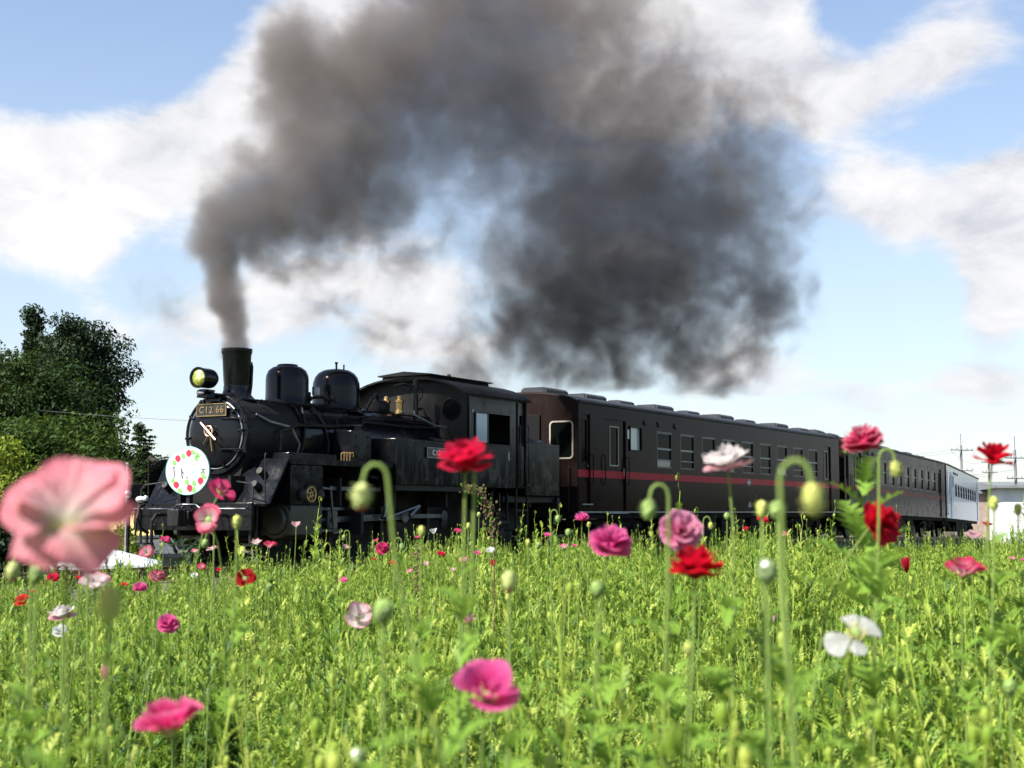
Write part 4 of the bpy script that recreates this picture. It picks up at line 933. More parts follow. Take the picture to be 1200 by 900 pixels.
tag(MB().add(vs, fs).build('hill', hill_mat, smooth=180), 'low green wooded hill behind the buildings at the right', kind='structure')
sp = []
for i in range(300):
    j = g_.randrange(1, 8) * 61 + g_.randrange(4, 60); v = vs[j]
    if v[0] > 66: sp.append((v[0] + g_.uniform(-3, 3), v[1] + g_.uniform(-5, 5), v[2] + .6, 4.0, 4.0, 1.9))
far_wood('hillside_wood', 'wood covering the low hill at the right', sp, 26000, .75, 'mid', 63)

# --- houses at the left, below the line
roof_white = principled('white sheet roof', (.62, .66, .70), .45, var=.12, vscale=3)
wall_grey = principled('grey plaster wall', (.30, .29, .27), .9, var=.2)
ochre = bpy.data.materials.new('ochre ribbed metal roof'); ochre.use_nodes = True; N = NT(ochre.node_tree); b = N.n['Principled BSDF']
N.l.new(N.ramp(N.noise(N.new('ShaderNodeTexCoord').outputs['Object'], 3, 5, .6)[0], [(.3, (.42, .30, .10)), (.7, (.56, .42, .17))]), b.inputs['Base Color']); b.inputs['Roughness'].default_value = .5
roof_grey = principled('grey slate roof', (.13, .14, .15), .7, var=.25)
roof_dark = principled('dark grey sheet roof', (.05, .055, .06), .7, var=.25)
brownroof = principled('dark brown tiled roof', (.028, .018, .015), .8, var=.3)
def house(name, label, loc, rz, w, d, h, rh, wallm, roofm, hip=0.0, over=.35, ribs=0, cat='house'):
    t = thing(name, label, cat, loc, rz)
    mb = MB(); mb.box(-w / 2, w / 2, -d / 2, d / 2, 0, h)
    wl = mb.build('wall', wallm, t)
    a, c = w / 2 + over, d / 2 + over; r = a * (1 - hip); z1 = h + rh
    mb = MB(); mb.add([(-a, -c, h), (a, -c, h), (a, c, h), (-a, c, h), (-r, 0, z1), (r, 0, z1), (-a, -c, h - .12), (a, -c, h - .12), (a, c, h - .12), (-a, c, h - .12)],
                      [(0, 1, 5, 4), (1, 2, 5), (2, 3, 4, 5), (3, 0, 4), (6, 7, 1, 0), (7, 8, 2, 1), (8, 9, 3, 2), (9, 6, 0, 3), (9, 8, 7, 6)])
    rf = mb.build('roof', roofm, t, smooth=0)
    mb = MB(); mb.tube([(-r, 0, z1 + .03), (r, 0, z1 + .03)], .08, 8); mb.build('ridge', roofm, rf)
    if ribs:
        m = MB(); L_ = sqrt(c * c + rh * rh); m.add([(-.02, -c, h + .002), (.02, -c, h + .002), (.02, 0, z1 + .002), (-.02, 0, z1 + .002), (-.012, -c, h + .03), (.012, -c, h + .03), (.012, 0, z1 + .03), (-.012, 0, z1 + .03)], [(4, 5, 6, 7), (0, 1, 5, 4), (1, 2, 6, 5), (2, 3, 7, 6), (3, 0, 4, 7)])
        rm = m.mesh('roof_rib', roofm, 0); k = int(2 * a / ribs)
        for i in range(k + 1): obj('roof_rib', rm, rf, (-a + .05 + i * (2 * a - .1) / k, 0, 0))
    for i in range(max(1, int(w / 2.2))):
        x = -w / 2 + (i + .5) * w / max(1, int(w / 2.2)); mb = MB(); mb.box(x - .5, x + .5, -d / 2 - .03, -d / 2 + .02, h * .40, h * .80); wn = mb.build('window', M['alu'], t)
        mb = MB(); mb.box(x - .44, x - .02, -d / 2 - .04, -d / 2 - .031, h * .42, h * .78); mb.box(x + .02, x + .44, -d / 2 - .04, -d / 2 - .031, h * .42, h * .78); mb.build('pane', M['glass'], wn)
    return t
house('low_shed', 'low shed with a white hipped roof, beyond the line under the large pale pink poppy', (-12.1, 43.4, ground_z(-12, 43) - .1), .18, 2.6, 2.6, 2.15, .5, wall_grey, roof_white, 1.0, .3, cat='shed')
house('farm_house', 'house with an ochre ribbed roof and a grey lower roof, behind the white-roofed shed', (-14.35, 50.5, ground_z(-14, 50) - .1), .35, 2.9, 3.4, 2.35, .95, wall_grey, ochre, .0, .35, .30)
house('annexe', 'low grey-roofed annexe between the ochre-roofed house and the locomotive', (-12.35, 47.0, ground_z(-12, 47) - .1), .45, 2.3, 2.0, 2.2, .45, wall_grey, roof_dark, .3, .3, .35)
house('old_house', 'old house with a dark brown hipped roof half hidden by the pine', (-23.0, 92, ground_z(-23, 92) - .1), .3, 2.6, 2.6, 4.0, 1.5, wall_grey, brownroof, .9, .4, .4)
# --- buildings at the right
wall_pale = principled('pale panel wall', (.60, .61, .64), .7, var=.08, vscale=1.5)
wall_brown = principled('brown wall', (.22, .17, .14), .85, var=.2)
def flat_block(name, label, x, y, w, d, h, wallm, roofm, over, panel):
    z = ground_z(x, y) - .6; t = thing(name, label, 'building', (x, y, z), -.22)
    H = h - z; mb = MB(); mb.box(0, w, 0, d, 0, H); wl = mb.build('wall', wallm, t)
    mb = MB(); mb.add([(-over, -over, H), (w + over, -over, H), (w + over, d + over, H), (-over, d + over, H), (-over, -over, H + .16), (w + over, -over, H + .16), (w + over, d + over, H + .62), (-over, d + over, H + .62)], [(3, 2, 1, 0), (4, 5, 6, 7), (0, 1, 5, 4), (1, 2, 6, 5), (2, 3, 7, 6), (3, 0, 4, 7)]); rf = mb.build('roof', roofm, t, smooth=0)
    if panel:
        m = MB(); m.box(-.02, .02, -.05, -.002, .3, H - .02); pm = m.mesh('wall_batten', wallm, 0)
        for i in range(1, int(w / panel)): obj('wall_batten', pm, wl, (i * panel, 0, 0))
    n = max(1, int(w / 4))
    for i in range(n):
        cx = (i + .5) * w / n; mb = MB(); mb.box(cx - .7, cx + .7, -.07, -.003, H * .45, H * .75); wn = mb.build('window', M['alu'], t); mb = MB(); mb.box(cx - .62, cx - .03, -.085, -.0705, H * .47, H * .73); mb.box(cx + .03, cx + .62, -.085, -.0705, H * .47, H * .73); mb.build('pane', M['glass'], wn)
    return t
flat_block('warehouse', 'white panelled warehouse with a grey eave at the right edge', 31.9, 95, 16, 10, 2.75, wall_pale, roof_grey, .6, 1.6)
flat_block('brown_shed', 'brown shed with a grey roof between the pale coach and the white warehouse', 32.2, 104, 6, 6, 2.5, wall_brown, roof_grey, .4, 0)
# --- poles and wires
pole_m = principled('weathered concrete pole', (.16, .16, .16), .85, var=.15); steel_m = principled('dark galvanised steel', (.12, .13, .14), .5, .4)
def utility_pole(label, x, y, top, arms):
    z = ground_z(x, y) - .2; t = thing('utility_pole', label, 'utility pole', (x, y, z), .35, 'utility poles at the right'); H = top - z
    mb = MB(); mb.lathe([(.13, 0), (.085, H)], (0, 0, 0), (0, 0, 1), 12); mb.build('pole', pole_m, t)
    for dz, w in arms:
        mb = MB(); mb.box(-w, w, -.15, -.09, H - dz - .03, H - dz + .03); am = mb.build('crossarm', steel_m, t)
        for k in range(-2, 3):
            mb = MB(); mb.lathe([(.03, 0), (.045, .03), (.025, .07), (.04, .1), (0, .15)], (k * w * .46, -.12, H - dz + .05), (0, 0, 1), 8); mb.build('insulator', M['alu'], am)
    mb = MB(); mb.tube([(0, 0, H), (0, 0, H + .9)], .025, 6); mb.build('spike', steel_m, t); return t
PA = (33.9, 110); PB = (33.3, 96.5); PC = (42.5, 130)
utility_pole('utility pole with two crossarms, above the roof of the pale coach', PA[0], PA[1], 6.2, ((.35, 1.0), (1.9, .95)))
utility_pole('utility pole behind the white warehouse at the right edge', PB[0], PB[1], 5.3, ((.55, .9), (1.9, .8)))
utility_pole('thin far utility pole standing below the red poppy against the sky', PC[0], PC[1], 5.9, ((.3, .9), (1.2, .8)))
mb = MB(); mb.tube([gz(35.8, 118), (35.8, 118, 4.3)], .10, 8); tp = tag(mb.build('short_pole', pole_m), 'short pole with a transformer beside the two-armed utility pole', 'pole')
mb = MB(); mb.lathe([(.3, 0), (.3, .8), (0, .9)], (35.55, 117.7, 3.4), (0, 0, 1), 12); o = mb.build('transformer', steel_m, tp)
def wire(p, q, sag, label, r=.009):
    pts = [Vector(p).lerp(Vector(q), i / 16) - Vector((0, 0, sag * 4 * (i / 16) * (1 - i / 16))) for i in range(17)]
    mb = MB(); mb.tube(pts, r, 5); tag(mb.build('overhead_wire', steel_m), label, 'wire', 'overhead wires')
for k, (dz, w) in enumerate(((.35, .9), (.35, -.9), (1.9, .6))):
    wire((PA[0] + w * .9, PA[1], 6.2 - dz), (PC[0] + w * .9, PC[1], 5.9 - min(dz, 1.2)), .4, ('upper near wire running right from the two-armed pole', 'upper far wire running right from the two-armed pole', 'lower wire running right from the two-armed pole')[k])
    wire((PA[0] + w * .9, PA[1], 6.2 - dz), (8 + w, 150, 7.5 - dz), 1.2, ('upper near wire leading left from the two-armed pole behind the coaches', 'upper far wire leading left from the two-armed pole behind the coaches', 'lower wire leading left from the two-armed pole behind the coaches')[k])
wire((PB[0], PB[1], 4.0), (PC[0] - 9, PC[1], 4.3), .3, 'wire from the pole behind the warehouse, passing under the red poppy')
wire((PB[0], PB[1], 4.6), (52, 88, 5.2), .3, 'wire leaving the photo at the right from the pole behind the warehouse')
# signal post at the left, with thin line wires
sg = thing('signal_post', 'slim railway lamp post with a round silvery lamp, left of the locomotive', 'signal', (-11.6, 44, ground_z(-11.6, 44) - .1), .5)
H = 2.6 - sg.location.z
mb = MB(); mb.lathe([(.05, 0), (.04, H * .7), (.035, H)], (0, 0, 0), (0, 0, 1), 10); mb.build('post', pole_m, sg)
mb = MB(); mb.ball((0, 0, H + .04), .06, 10, 6); mb.build('cap', pole_m, sg)
zl = 1.67 - sg.location.z
mb = MB(); mb.box(.02, .42, -.18, .18, zl - .34, zl + .38); hd = mb.build('housing', M['dark'], sg, .03)
mb = MB(); mb.lathe([(.12, 0), (.12, .04), (.09, .08), (.05, .10), (0, .11)], (-.02, -.19, zl + .06), (-.35, -.93, 0), 20); mb.build('lamp', principled('silvered lamp', (.25, .25, .26), .3, .8), hd)
mb = MB(); mb.tube([(.05, 0, zl - 2.6), (.05, 0, zl - .3)], .07, 10); mb.build('lower_post', M['dark'], sg)
for k, (a, b) in enumerate((((-11.6, 44, 2.55), (-40, 50, 2.3)), ((-11.6, 44, 2.05), (-4.6, 60, 3.0)), ((-11.6, 44, 1.9), (-40, 48, 1.0)), ((-11.6, 44, 1.35), (-3, 52, 2.4)))):
    wire(a, b, .25, ('top line wire leading left from the lamp post', 'upper line wire running from the lamp post behind the head mark', 'lower line wire leading left from the lamp post', 'lower line wire running from the lamp post towards the smokebox')[k], .007)
wire((-30, 70, 7.0), (-6, 46, 3.93), .3, 'wire ending behind the smokebox, against the sky', .007)

# ================================================================== the poppies: kind, colours, width, where the bloom stands, which way it faces, label
FLOWERS = [
    ('wide', 'pink', 0.0909, (-0.316, 1.035, 1.195), (0.08, -0.4, 0.88), 'huge pale pink poppy with a cream centre, nearest the camera at the left'),
    ('double', 'crimson', 0.0850, (-0.063, 1.961, 1.275), (0.0, -0.15, 1), 'large crimson double poppy on a tall stem in front of the locomotive tank'),
    ('ruffle', 'whitered', 0.0850, (0.343, 2.340, 1.287), (-0.2, -0.1, 1), 'white ruffled poppy with a red underside, in front of the first coach'),
    ('double', 'hotred', 0.0850, (0.623, 2.591, 1.330), (-0.2, -0.35, 0.9), 'crimson-pink double poppy topping the tall leafy plant, above the coach roof'),
    ('double', 'red', 0.0850, (0.611, 2.418, 1.183), (0.75, -0.55, 0.35), 'scarlet poppy tilted sideways, just below the tall leafy crimson-pink one'),
    ('ruffle', 'red', 0.0850, (0.960, 2.902, 1.315), (0.2, -0.15, 1), 'red poppy standing against the sky at the right'),
    ('double', 'magenta', 0.0850, (0.169, 2.502, 1.152), (0.2, -0.4, 0.9), 'bright pink double poppy below the door of the first coach'),
    ('double', 'roseyellow', 0.0850, (0.299, 2.591, 1.168), (0.1, -0.9, 0.35), 'rosy pink double poppy with a yellow eye, facing the camera'),
    ('double', 'red', 0.0850, (0.260, 2.073, 1.127), (0.08, 0.12, 1), 'flat red poppy close beneath the rosy pink yellow-eyed one'),
    ('bowl', 'magenta', 0.0850, (-0.028, 1.612, 1.002), (0.1, -0.55, 0.8), 'hot pink bowl-shaped poppy low in the middle of the foreground'),
    ('bowl', 'rose', 0.0850, (-0.381, 1.649, 0.963), (-0.15, -0.25, 1), 'crimson-pink poppy lowest at the left of the foreground'),
    ('single', 'hotpink', 0.0850, (-0.725, 3.627, 1.249), (0.6, -0.3, 0.6), 'hot pink poppy overlapping the pale-centred one below the smokebox'),
    ('single', 'pinkpale', 0.0850, (-0.751, 3.627, 1.181), (-0.25, -0.9, 0.3), 'pink-rimmed poppy with a pale centre, facing the camera below the head mark'),
    ('bowl', 'pinkrim', 0.0850, (0.894, 2.902, 1.081), (0.05, -0.35, 0.95), 'red-rimmed pink poppy low at the right, beyond the white drooping one'),
    ('droop', 'white', 0.0850, (0.498, 2.134, 1.026), (0.05, -0.5, 0.4), 'pure white poppy with four drooping separate petals, right foreground'),
    ('bowl', 'whitepink', 0.0850, (-0.379, 3.627, 0.942), (0.25, -0.7, 0.6), 'white poppy with a pink edge and yellow centre, left of centre in the foreground'),
    ('bowl', 'pinkred', 0.0650, (-0.124, 3.963, 0.909), (0.1, 0.1, 1), 'small pink and red poppy behind a green bud, above the hot pink bowl'),
    ('bowl', 'whitepink', 0.0850, (-0.980, 3.455, 1.028), (0.1, -0.3, 1), 'blurred white poppy with a pink rim, under the huge pale pink one'),
    ('ruffle', 'whitered', 0.0850, (-1.307, 4.268, 0.911), (-0.1, -0.2, 1), 'white poppy with red lower petals at the left, over a smaller white one'),
    ('single', 'white', 0.0650, (-1.546, 5.043, 0.790), (0.1, -0.5, 0.8), 'small white poppy under the white one with red lower petals'),
    ('double', 'magenta', 0.0650, (-0.926, 3.963, 0.903), (0.1, -0.6, 0.7), 'lone magenta-pink poppy in the green left of the centre'),
    ('single', 'deepred', 0.0650, (-0.721, 3.963, 1.021), (0.2, -0.7, 0.5), 'deep red poppy at the field edge under the smokebox'),
    ('single', 'pinkpale', 0.0650, (-1.382, 5.548, 1.046), (-0.1, -0.8, 0.5), 'pink poppy with a white face beside the ochre roof'),
    ('single', 'hotpink', 0.0650, (-1.879, 7.925, 1.048), (0.2, -0.5, 0.8), 'little hot pink poppy under the front steps of the locomotive'),
    ('double', 'pinkpale', 0.0650, (-1.342, 5.548, 0.962), (0.2, -0.5, 0.8), 'pale pink double poppy above the magenta one at the left field edge'),
    ('double', 'magenta', 0.0650, (-1.561, 6.164, 0.886), (0.1, -0.4, 0.9), 'magenta half-open poppy under the pale pink double at the left field edge'),
    ('single', 'crimson', 0.0650, (-2.041, 6.527, 0.905), (0.1, -0.5, 0.8), 'round crimson poppy against the dark shrub at the left'),
    ('single', 'orange', 0.0650, (-1.760, 5.284, 0.882), (-0.1, -0.6, 0.7), 'orange-red poppy at the far left field edge'),
    ('single', 'crimson', 0.0440, (-2.731, 8.353, 0.746), (0, -0.3, 1), 'tiny crimson poppy above the orange-red one'),
    ('single', 'red', 0.0650, (-1.342, 4.623, 1.039), (0.2, -0.3, 0.8), 'red poppy behind a green pod, in front of the white roof'),
    ('single', 'red', 0.0478, (-3.011, 10.198, 0.745), (0, -0.3, 1), 'tiny red poppy under the one by the white roof'),
    ('single', 'orange', 0.0588, (-2.408, 9.130, 0.746), (0, -0.3, 1), 'small orange-red poppy left of the magenta half-open one'),
    ('single', 'pinkpale', 0.0650, (-2.002, 9.246, 0.948), (0, -0.2, 1), 'small pale pink poppy under the front steps, beside the air hose'),
    ('single', 'pinkrim', 0.0650, (-1.807, 8.535, 0.879), (0.1, -0.6, 0.7), 'small pink poppy with a red rim, at the field edge under the front steps'),
    ('single', 'white', 0.0650, (-2.181, 10.087, 0.762), (0.1, -0.4, 0.9), 'small white poppy at the field edge left of the deep red one'),
    ('single', 'blush', 0.0650, (-1.512, 7.397, 1.011), (-0.2, -0.1, 1), 'blush poppy tucked against a bud, below the pale-centred pink one'),
    ('single', 'red', 0.0541, (-2.303, 11.547, 0.745), (0, -0.4, 0.8), 'tiny red poppy left of the deep red one'),
    ('bowl', 'whitepink', 0.0650, (-1.208, 6.935, 1.051), (-0.1, -0.2, 1), 'white poppy touching a pink one below the cylinder'),
    ('bowl', 'pinkrim', 0.0650, (-1.020, 6.164, 1.057), (0.1, -0.2, 1), 'pink poppy touching a white one below the cylinder'),
    ('bowl', 'blush', 0.0650, (-1.091, 7.397, 1.131), (0, -0.1, 1), 'blush poppy on a thin stem in front of the steam chest'),
    ('single', 'blush', 0.0650, (-1.050, 9.246, 0.975), (0.5, -0.1, 0.8), 'pale pink poppy turned right, under the main rod'),
    ('double', 'hotpink', 0.0650, (-0.546, 6.164, 1.050), (0.1, -0.7, 0.6), 'hot pink double poppy beside the bending stem of the big bud'),
    ('single', 'hotpink', 0.0650, (-1.142, 12.328, 0.957), (-0.3, -0.2, 0.9), 'small hot pink poppy overlapping the double one under the main rod'),
    ('single', 'red', 0.0575, (-1.322, 14.022, 0.745), (0, -0.3, 1), 'tiny red poppy under the hot pink double one'),
    ('single', 'orange', 0.0650, (-0.748, 9.246, 0.873), (0, -0.4, 1), 'small orange-red poppy right of the hot pink double one'),
    ('single', 'pinkpale', 0.0650, (-0.774, 11.095, 0.750), (0, -0.4, 1), 'small pink poppy in the leaves below the driving wheels'),
    ('single', 'magenta', 0.0650, (-0.982, 8.535, 0.800), (-0.1, -0.4, 1), 'small magenta poppy in the green left of centre'),
    ('single', 'hotpink', 0.0650, (-0.797, 12.328, 0.985), (0, -0.2, 1), 'little pink poppy beside a yellow bud under the rods'),
    ('cup', 'white', 0.0650, (-0.425, 7.925, 1.090), (-0.2, -0.0, 1), 'white cup-shaped poppy under the number plate of the tank'),
    ('single', 'crimson', 0.0650, (-0.447, 9.246, 0.932), (0.1, -0.4, 0.9), 'small crimson poppy below the white cup-shaped one'),
    ('single', 'blush', 0.0650, (-0.717, 12.328, 0.764), (0, -0.4, 1), 'tiny blush poppy below the white cup-shaped one'),
    ('single', 'hotpink', 0.0650, (-0.376, 10.087, 1.065), (0.2, -0.4, 0.9), 'small pink poppy at the foot of the large crimson double'),
    ('single', 'pinkpale', 0.0650, (-0.301, 9.246, 0.895), (-0.1, -0.4, 0.9), 'small pale pink poppy below the large crimson double'),
    ('single', 'magenta', 0.0650, (-0.235, 10.087, 0.913), (0, -0.4, 0.9), 'small magenta poppy left of the little white one'),
    ('single', 'red', 0.0650, (-0.148, 11.095, 0.814), (0.3, -0.5, 0.7), 'small red poppy below the little white one'),
    ('single', 'white', 0.0650, (-0.115, 7.925, 0.989), (0, -0.3, 1), 'little white poppy at the foot of the brown weed'),
    ('single', 'blush', 0.0541, (-0.463, 11.547, 0.745), (0, -0.4, 1), 'tiny blush poppy deep in the leaves at the middle'),
    ('single', 'magenta', 0.0650, (0.209, 8.535, 1.061), (0, -0.2, 1), 'small magenta poppy in front of the locomotive bunker'),
    ('double', 'magenta', 0.0650, (0.279, 5.840, 1.180), (0, -0.15, 1), 'pink double poppy with parallel stems under the crew door of the coach'),
    ('single', 'pinkpale', 0.0650, (0.263, 7.397, 1.020), (-0.1, -0.2, 1), 'pale pink poppy under the one with parallel stems'),
    ('single', 'magenta', 0.0650, (0.590, 13.869, 0.878), (0.2, -0.2, 1), 'tiny magenta poppy right of the pale pink one under the crew door'),
    ('single', 'crimson', 0.0650, (1.119, 6.527, 1.162), (0.1, -0.4, 0.8), 'crimson poppy behind a yellow bud, at the sill of the first coach'),
    ('bowl', 'pinkpale', 0.0650, (1.371, 7.397, 1.084), (0.1, -0.1, 1), 'pink cup poppy under the round green pod at the coach sill'),
    ('single', 'red', 0.0650, (1.969, 12.328, 1.057), (0, -0.3, 1), 'tiny red poppy at the coach sill left of the crimson one'),
    ('half', 'crimson', 0.0650, (1.420, 5.284, 0.995), (-0.15, -0.2, 1), 'half-open crimson poppy under the tilted scarlet one'),
    ('bowl', 'blush', 0.0650, (1.521, 4.824, 1.116), (0.1, -0.2, 1), 'pale blush poppy under the pale last coach'),
    ('single', 'deepred', 0.0650, (2.252, 6.935, 1.136), (0.1, -0.2, 1), 'dark red poppy at the end of the pale last coach'),
    ('single', 'pinkpale', 0.0650, (3.790, 11.095, 0.846), (0.1, -0.2, 1), 'small pink poppy blurred at the right field edge'),
    ('single', 'magenta', 0.0650, (4.297, 12.328, 0.793), (0.1, -0.2, 1), 'small magenta poppy cut by the right edge of the photo'),
    ('half', 'magenta', 0.0519, (-1.108, 4.027, 0.748), (0.05, -0.1, 1), 'half-open pink bud blurred in the left foreground'),
    ('half', 'whitepink', 0.0362, (1.101, 6.183, 0.746), (0.0, -0.1, 1), 'tiny white opening bud with a pink base in the right foreground'),
]
BUDS = [
    ('tip', 1, 0.0260, (-0.143, 1.387, 1.215), 'big hairy drooping bud with a dark red tip, in front of the driving wheels'),
    ('g', 1, 0.0260, (0.166, 1.775, 1.203), 'drooping green bud hooked to the right, above the rosy pink poppy'),
    ('y', -1, 0.0260, (0.229, 1.110, 1.209), 'long yellow-green bud hanging from a high left-hand hook, in front of the first coach'),
    ('g', 0, 0.0260, (0.336, 1.849, 1.202), 'round green pod at the coach sill, on an upright stem'),
    ('y', 0, 0.0260, (0.361, 2.113, 1.204), 'oval yellow bud standing left of the round green pod'),
    ('g', 0, 0.0260, (0.725, 4.931, 1.186), 'small pod on a thick stem under the white ruffled poppy'),
    ('y', -1, 0.0260, (0.584, 2.219, 1.265), 'small yellow-green bud hooked over beside the tall leafy plant'),
    ('w', 0, 0.0260, (0.257, 1.479, 1.141), 'big blurred green bud with a white tip, facing the camera'),
    ('y', 0, 0.0260, (-0.289, 1.057, 1.134), 'large yellow blurred bud under the huge pale pink poppy'),
    ('tip', 1, 0.0260, (-0.686, 2.017, 1.119), 'drooping bud at the left edge, first of two under the huge pale pink poppy'),
    ('g', 0, 0.0260, (-0.653, 2.017, 1.115), 'green bud at the left, second of two under the huge pale pink poppy'),
    ('g', 0, 0.0260, (-0.987, 3.414, 1.081), 'little green pod in front of the red poppy by the white roof'),
    ('y', 0, 0.0260, (-0.521, 2.774, 1.181), 'round yellow bud under the hot pink poppy, in front of the buffer beam'),
    ('tip', 0, 0.0260, (-0.003, 1.775, 1.117), 'blurred bud with a pinkish side, in the middle of the field'),
    ('y', 0, 0.0260, (-0.196, 3.170, 1.158), 'yellow bud beside the white cup-shaped poppy'),
    ('g', 0, 0.0260, (-0.134, 1.530, 1.097), 'blurred upright bud right of the white pink-edged poppy'),
    ('y', 0, 0.0260, (0.813, 2.466, 1.214), 'pale yellow blurred bud below the red poppy against the sky'),
    ('y', 0, 0.0260, (1.024, 2.959, 1.205), 'blurred yellow bud at the right edge in front of the white warehouse'),
    ('y', 0, 0.0260, (-0.165, 5.548, 1.148), 'small cream bud, right of the large crimson poppy stem'),
    ('tip', 0, 0.0260, (-0.168, 7.397, 1.187), 'tiny brown-red bud, right of the large crimson poppy stem'),
    ('y', 0, 0.0260, (0.061, 5.548, 1.084), 'small cream bud in front of the bunker steps'),
    ('g', 0, 0.0260, (0.100, 5.548, 1.074), 'small green bud in front of the bunker steps'),
    ('g', -1, 0.0260, (0.155, 4.931, 1.177), 'small bud on a hooked stem left of the coach front'),
    ('g', 0, 0.0260, (0.190, 4.931, 1.131), 'small green bud under the coach front'),
    ('y', 0, 0.0260, (0.333, 6.340, 1.145), 'small yellow bud right of the pink poppy with parallel stems'),
    ('y', -1, 0.0260, (0.670, 4.931, 1.154), 'little yellow hooked bud right of the flat red poppy'),
    ('y', 0, 0.0260, (0.295, 2.466, 0.973), 'pale narrow blurred bud in the right middle foreground'),
    ('g', 0, 0.0260, (0.129, 2.219, 1.084), 'blurred green bud between the pink double poppy and the foreground'),
    ('w', 0, 0.0260, (-0.177, 1.707, 0.918), 'pale blurred bud at the bottom edge'),
    ('g', 1, 0.0260, (-0.846, 4.035, 1.113), 'green hooked bud beside the blush poppy at the front steps'),
    ('g', 1, 0.0260, (-0.728, 6.340, 1.090), 'tiny hooked bud under the crosshead'),
    ('g', -1, 0.0260, (-0.370, 4.931, 1.083), 'small hooked bud in front of the driving wheels'),
    ('g', 0, 0.0260, (0.747, 2.219, 0.938), 'green blurred bud at the lower right edge'),
    ('y', -1, 0.0260, (0.671, 2.774, 0.783), 'small yellow hooked bud in the right foreground, low down'),
    ('g', 0, 0.0260, (-0.814, 4.931, 0.949), 'small round bud above the deep red poppy at the right'),
    ('y', 0, 0.0260, (-0.014, 4.931, 0.915), 'little pale bud in the green under the large crimson poppy'),
]
SMOKE = [(-4.90, 25.40, 4.11, 0.30, 1.6), (-4.95, 25.50, 4.42, 0.33, 1.5), (-4.99, 25.60, 4.82, 0.42, 1.4), (-5.02, 25.70, 5.21, 0.47, 1.3), (-5.08, 25.80, 5.69, 0.59, 1.35), (-5.17, 26.00, 6.20, 0.80, 1.35), (-4.65, 26.30, 6.49, 0.93, 1.3), (-4.75, 26.60, 7.11, 1.05, 1.25), (-4.10, 27.00, 7.20, 1.20, 1.2), (-4.07, 27.30, 8.01, 1.34, 1.2), (-3.13, 27.70, 7.69, 1.36, 1.15), (-2.72, 27.70, 7.19, 0.91, 0.9), (-3.58, 27.80, 9.15, 1.46, 1.25), (-3.86, 28.00, 9.98, 1.14, 1.2), (-2.71, 28.30, 9.81, 1.67, 1.3), (-2.55, 28.50, 8.57, 1.59, 1.2), (-1.74, 29.00, 10.38, 1.71, 1.25), (-1.56, 29.00, 9.14, 1.52, 1.15), (-0.97, 29.30, 11.20, 1.63, 1.2), (-0.44, 29.60, 9.85, 1.75, 1.2), (0.36, 30.00, 11.07, 1.87, 1.15), (0.91, 30.50, 9.74, 2.10, 1.2), (-0.18, 30.40, 8.79, 1.50, 1.0), (1.85, 31.00, 8.56, 2.34, 1.15), (1.11, 31.00, 8.00, 1.83, 1.0), (1.87, 31.50, 6.97, 2.48, 1.0), (0.93, 31.50, 6.59, 1.76, 0.85), (0.74, 31.50, 5.65, 2.07, 0.66), (1.89, 32.00, 5.53, 2.31, 0.6), (1.70, 32.00, 4.67, 1.57, 0.46), (0.57, 32.00, 4.96, 1.57, 0.5), (3.21, 32.00, 4.96, 1.78, 0.48), (-0.37, 31.50, 5.09, 1.45, 0.36), (4.93, 33.50, 4.34, 1.54, 0.34), (3.25, 32.00, 10.16, 1.89, 0.85), (3.67, 32.50, 8.52, 2.35, 0.95), (3.91, 33.00, 6.85, 2.27, 0.8), (5.17, 33.50, 7.74, 1.98, 0.85), (5.59, 33.50, 9.36, 1.76, 0.75), (5.01, 33.50, 10.78, 1.65, 0.65), (5.83, 34.00, 6.41, 1.67, 0.65), (5.01, 34.00, 5.19, 1.78, 0.5), (6.22, 34.30, 8.31, 1.62, 0.7), (2.23, 31.00, 11.59, 1.63, 0.8), (1.50, 31.00, 13.12, 2.03, 1.0), (-0.72, 30.00, 13.11, 1.87, 1.0), (3.84, 32.00, 11.92, 1.36, 0.5), (6.57, 34.30, 11.01, 1.24, 0.45), (-1.07, 30.00, 7.23, 1.28, 0.42), (-2.10, 29.50, 6.78, 1.26, 0.38), (-3.37, 28.50, 5.74, 1.31, 0.34), (-0.74, 31.50, 4.34, 1.45, 0.42), (-4.16, 27.00, 5.98, 0.97, 0.5), (-6.15, 26.00, 5.03, 1.02, 0.28), (-2.56, 29.00, 4.61, 1.14, 0.28)]

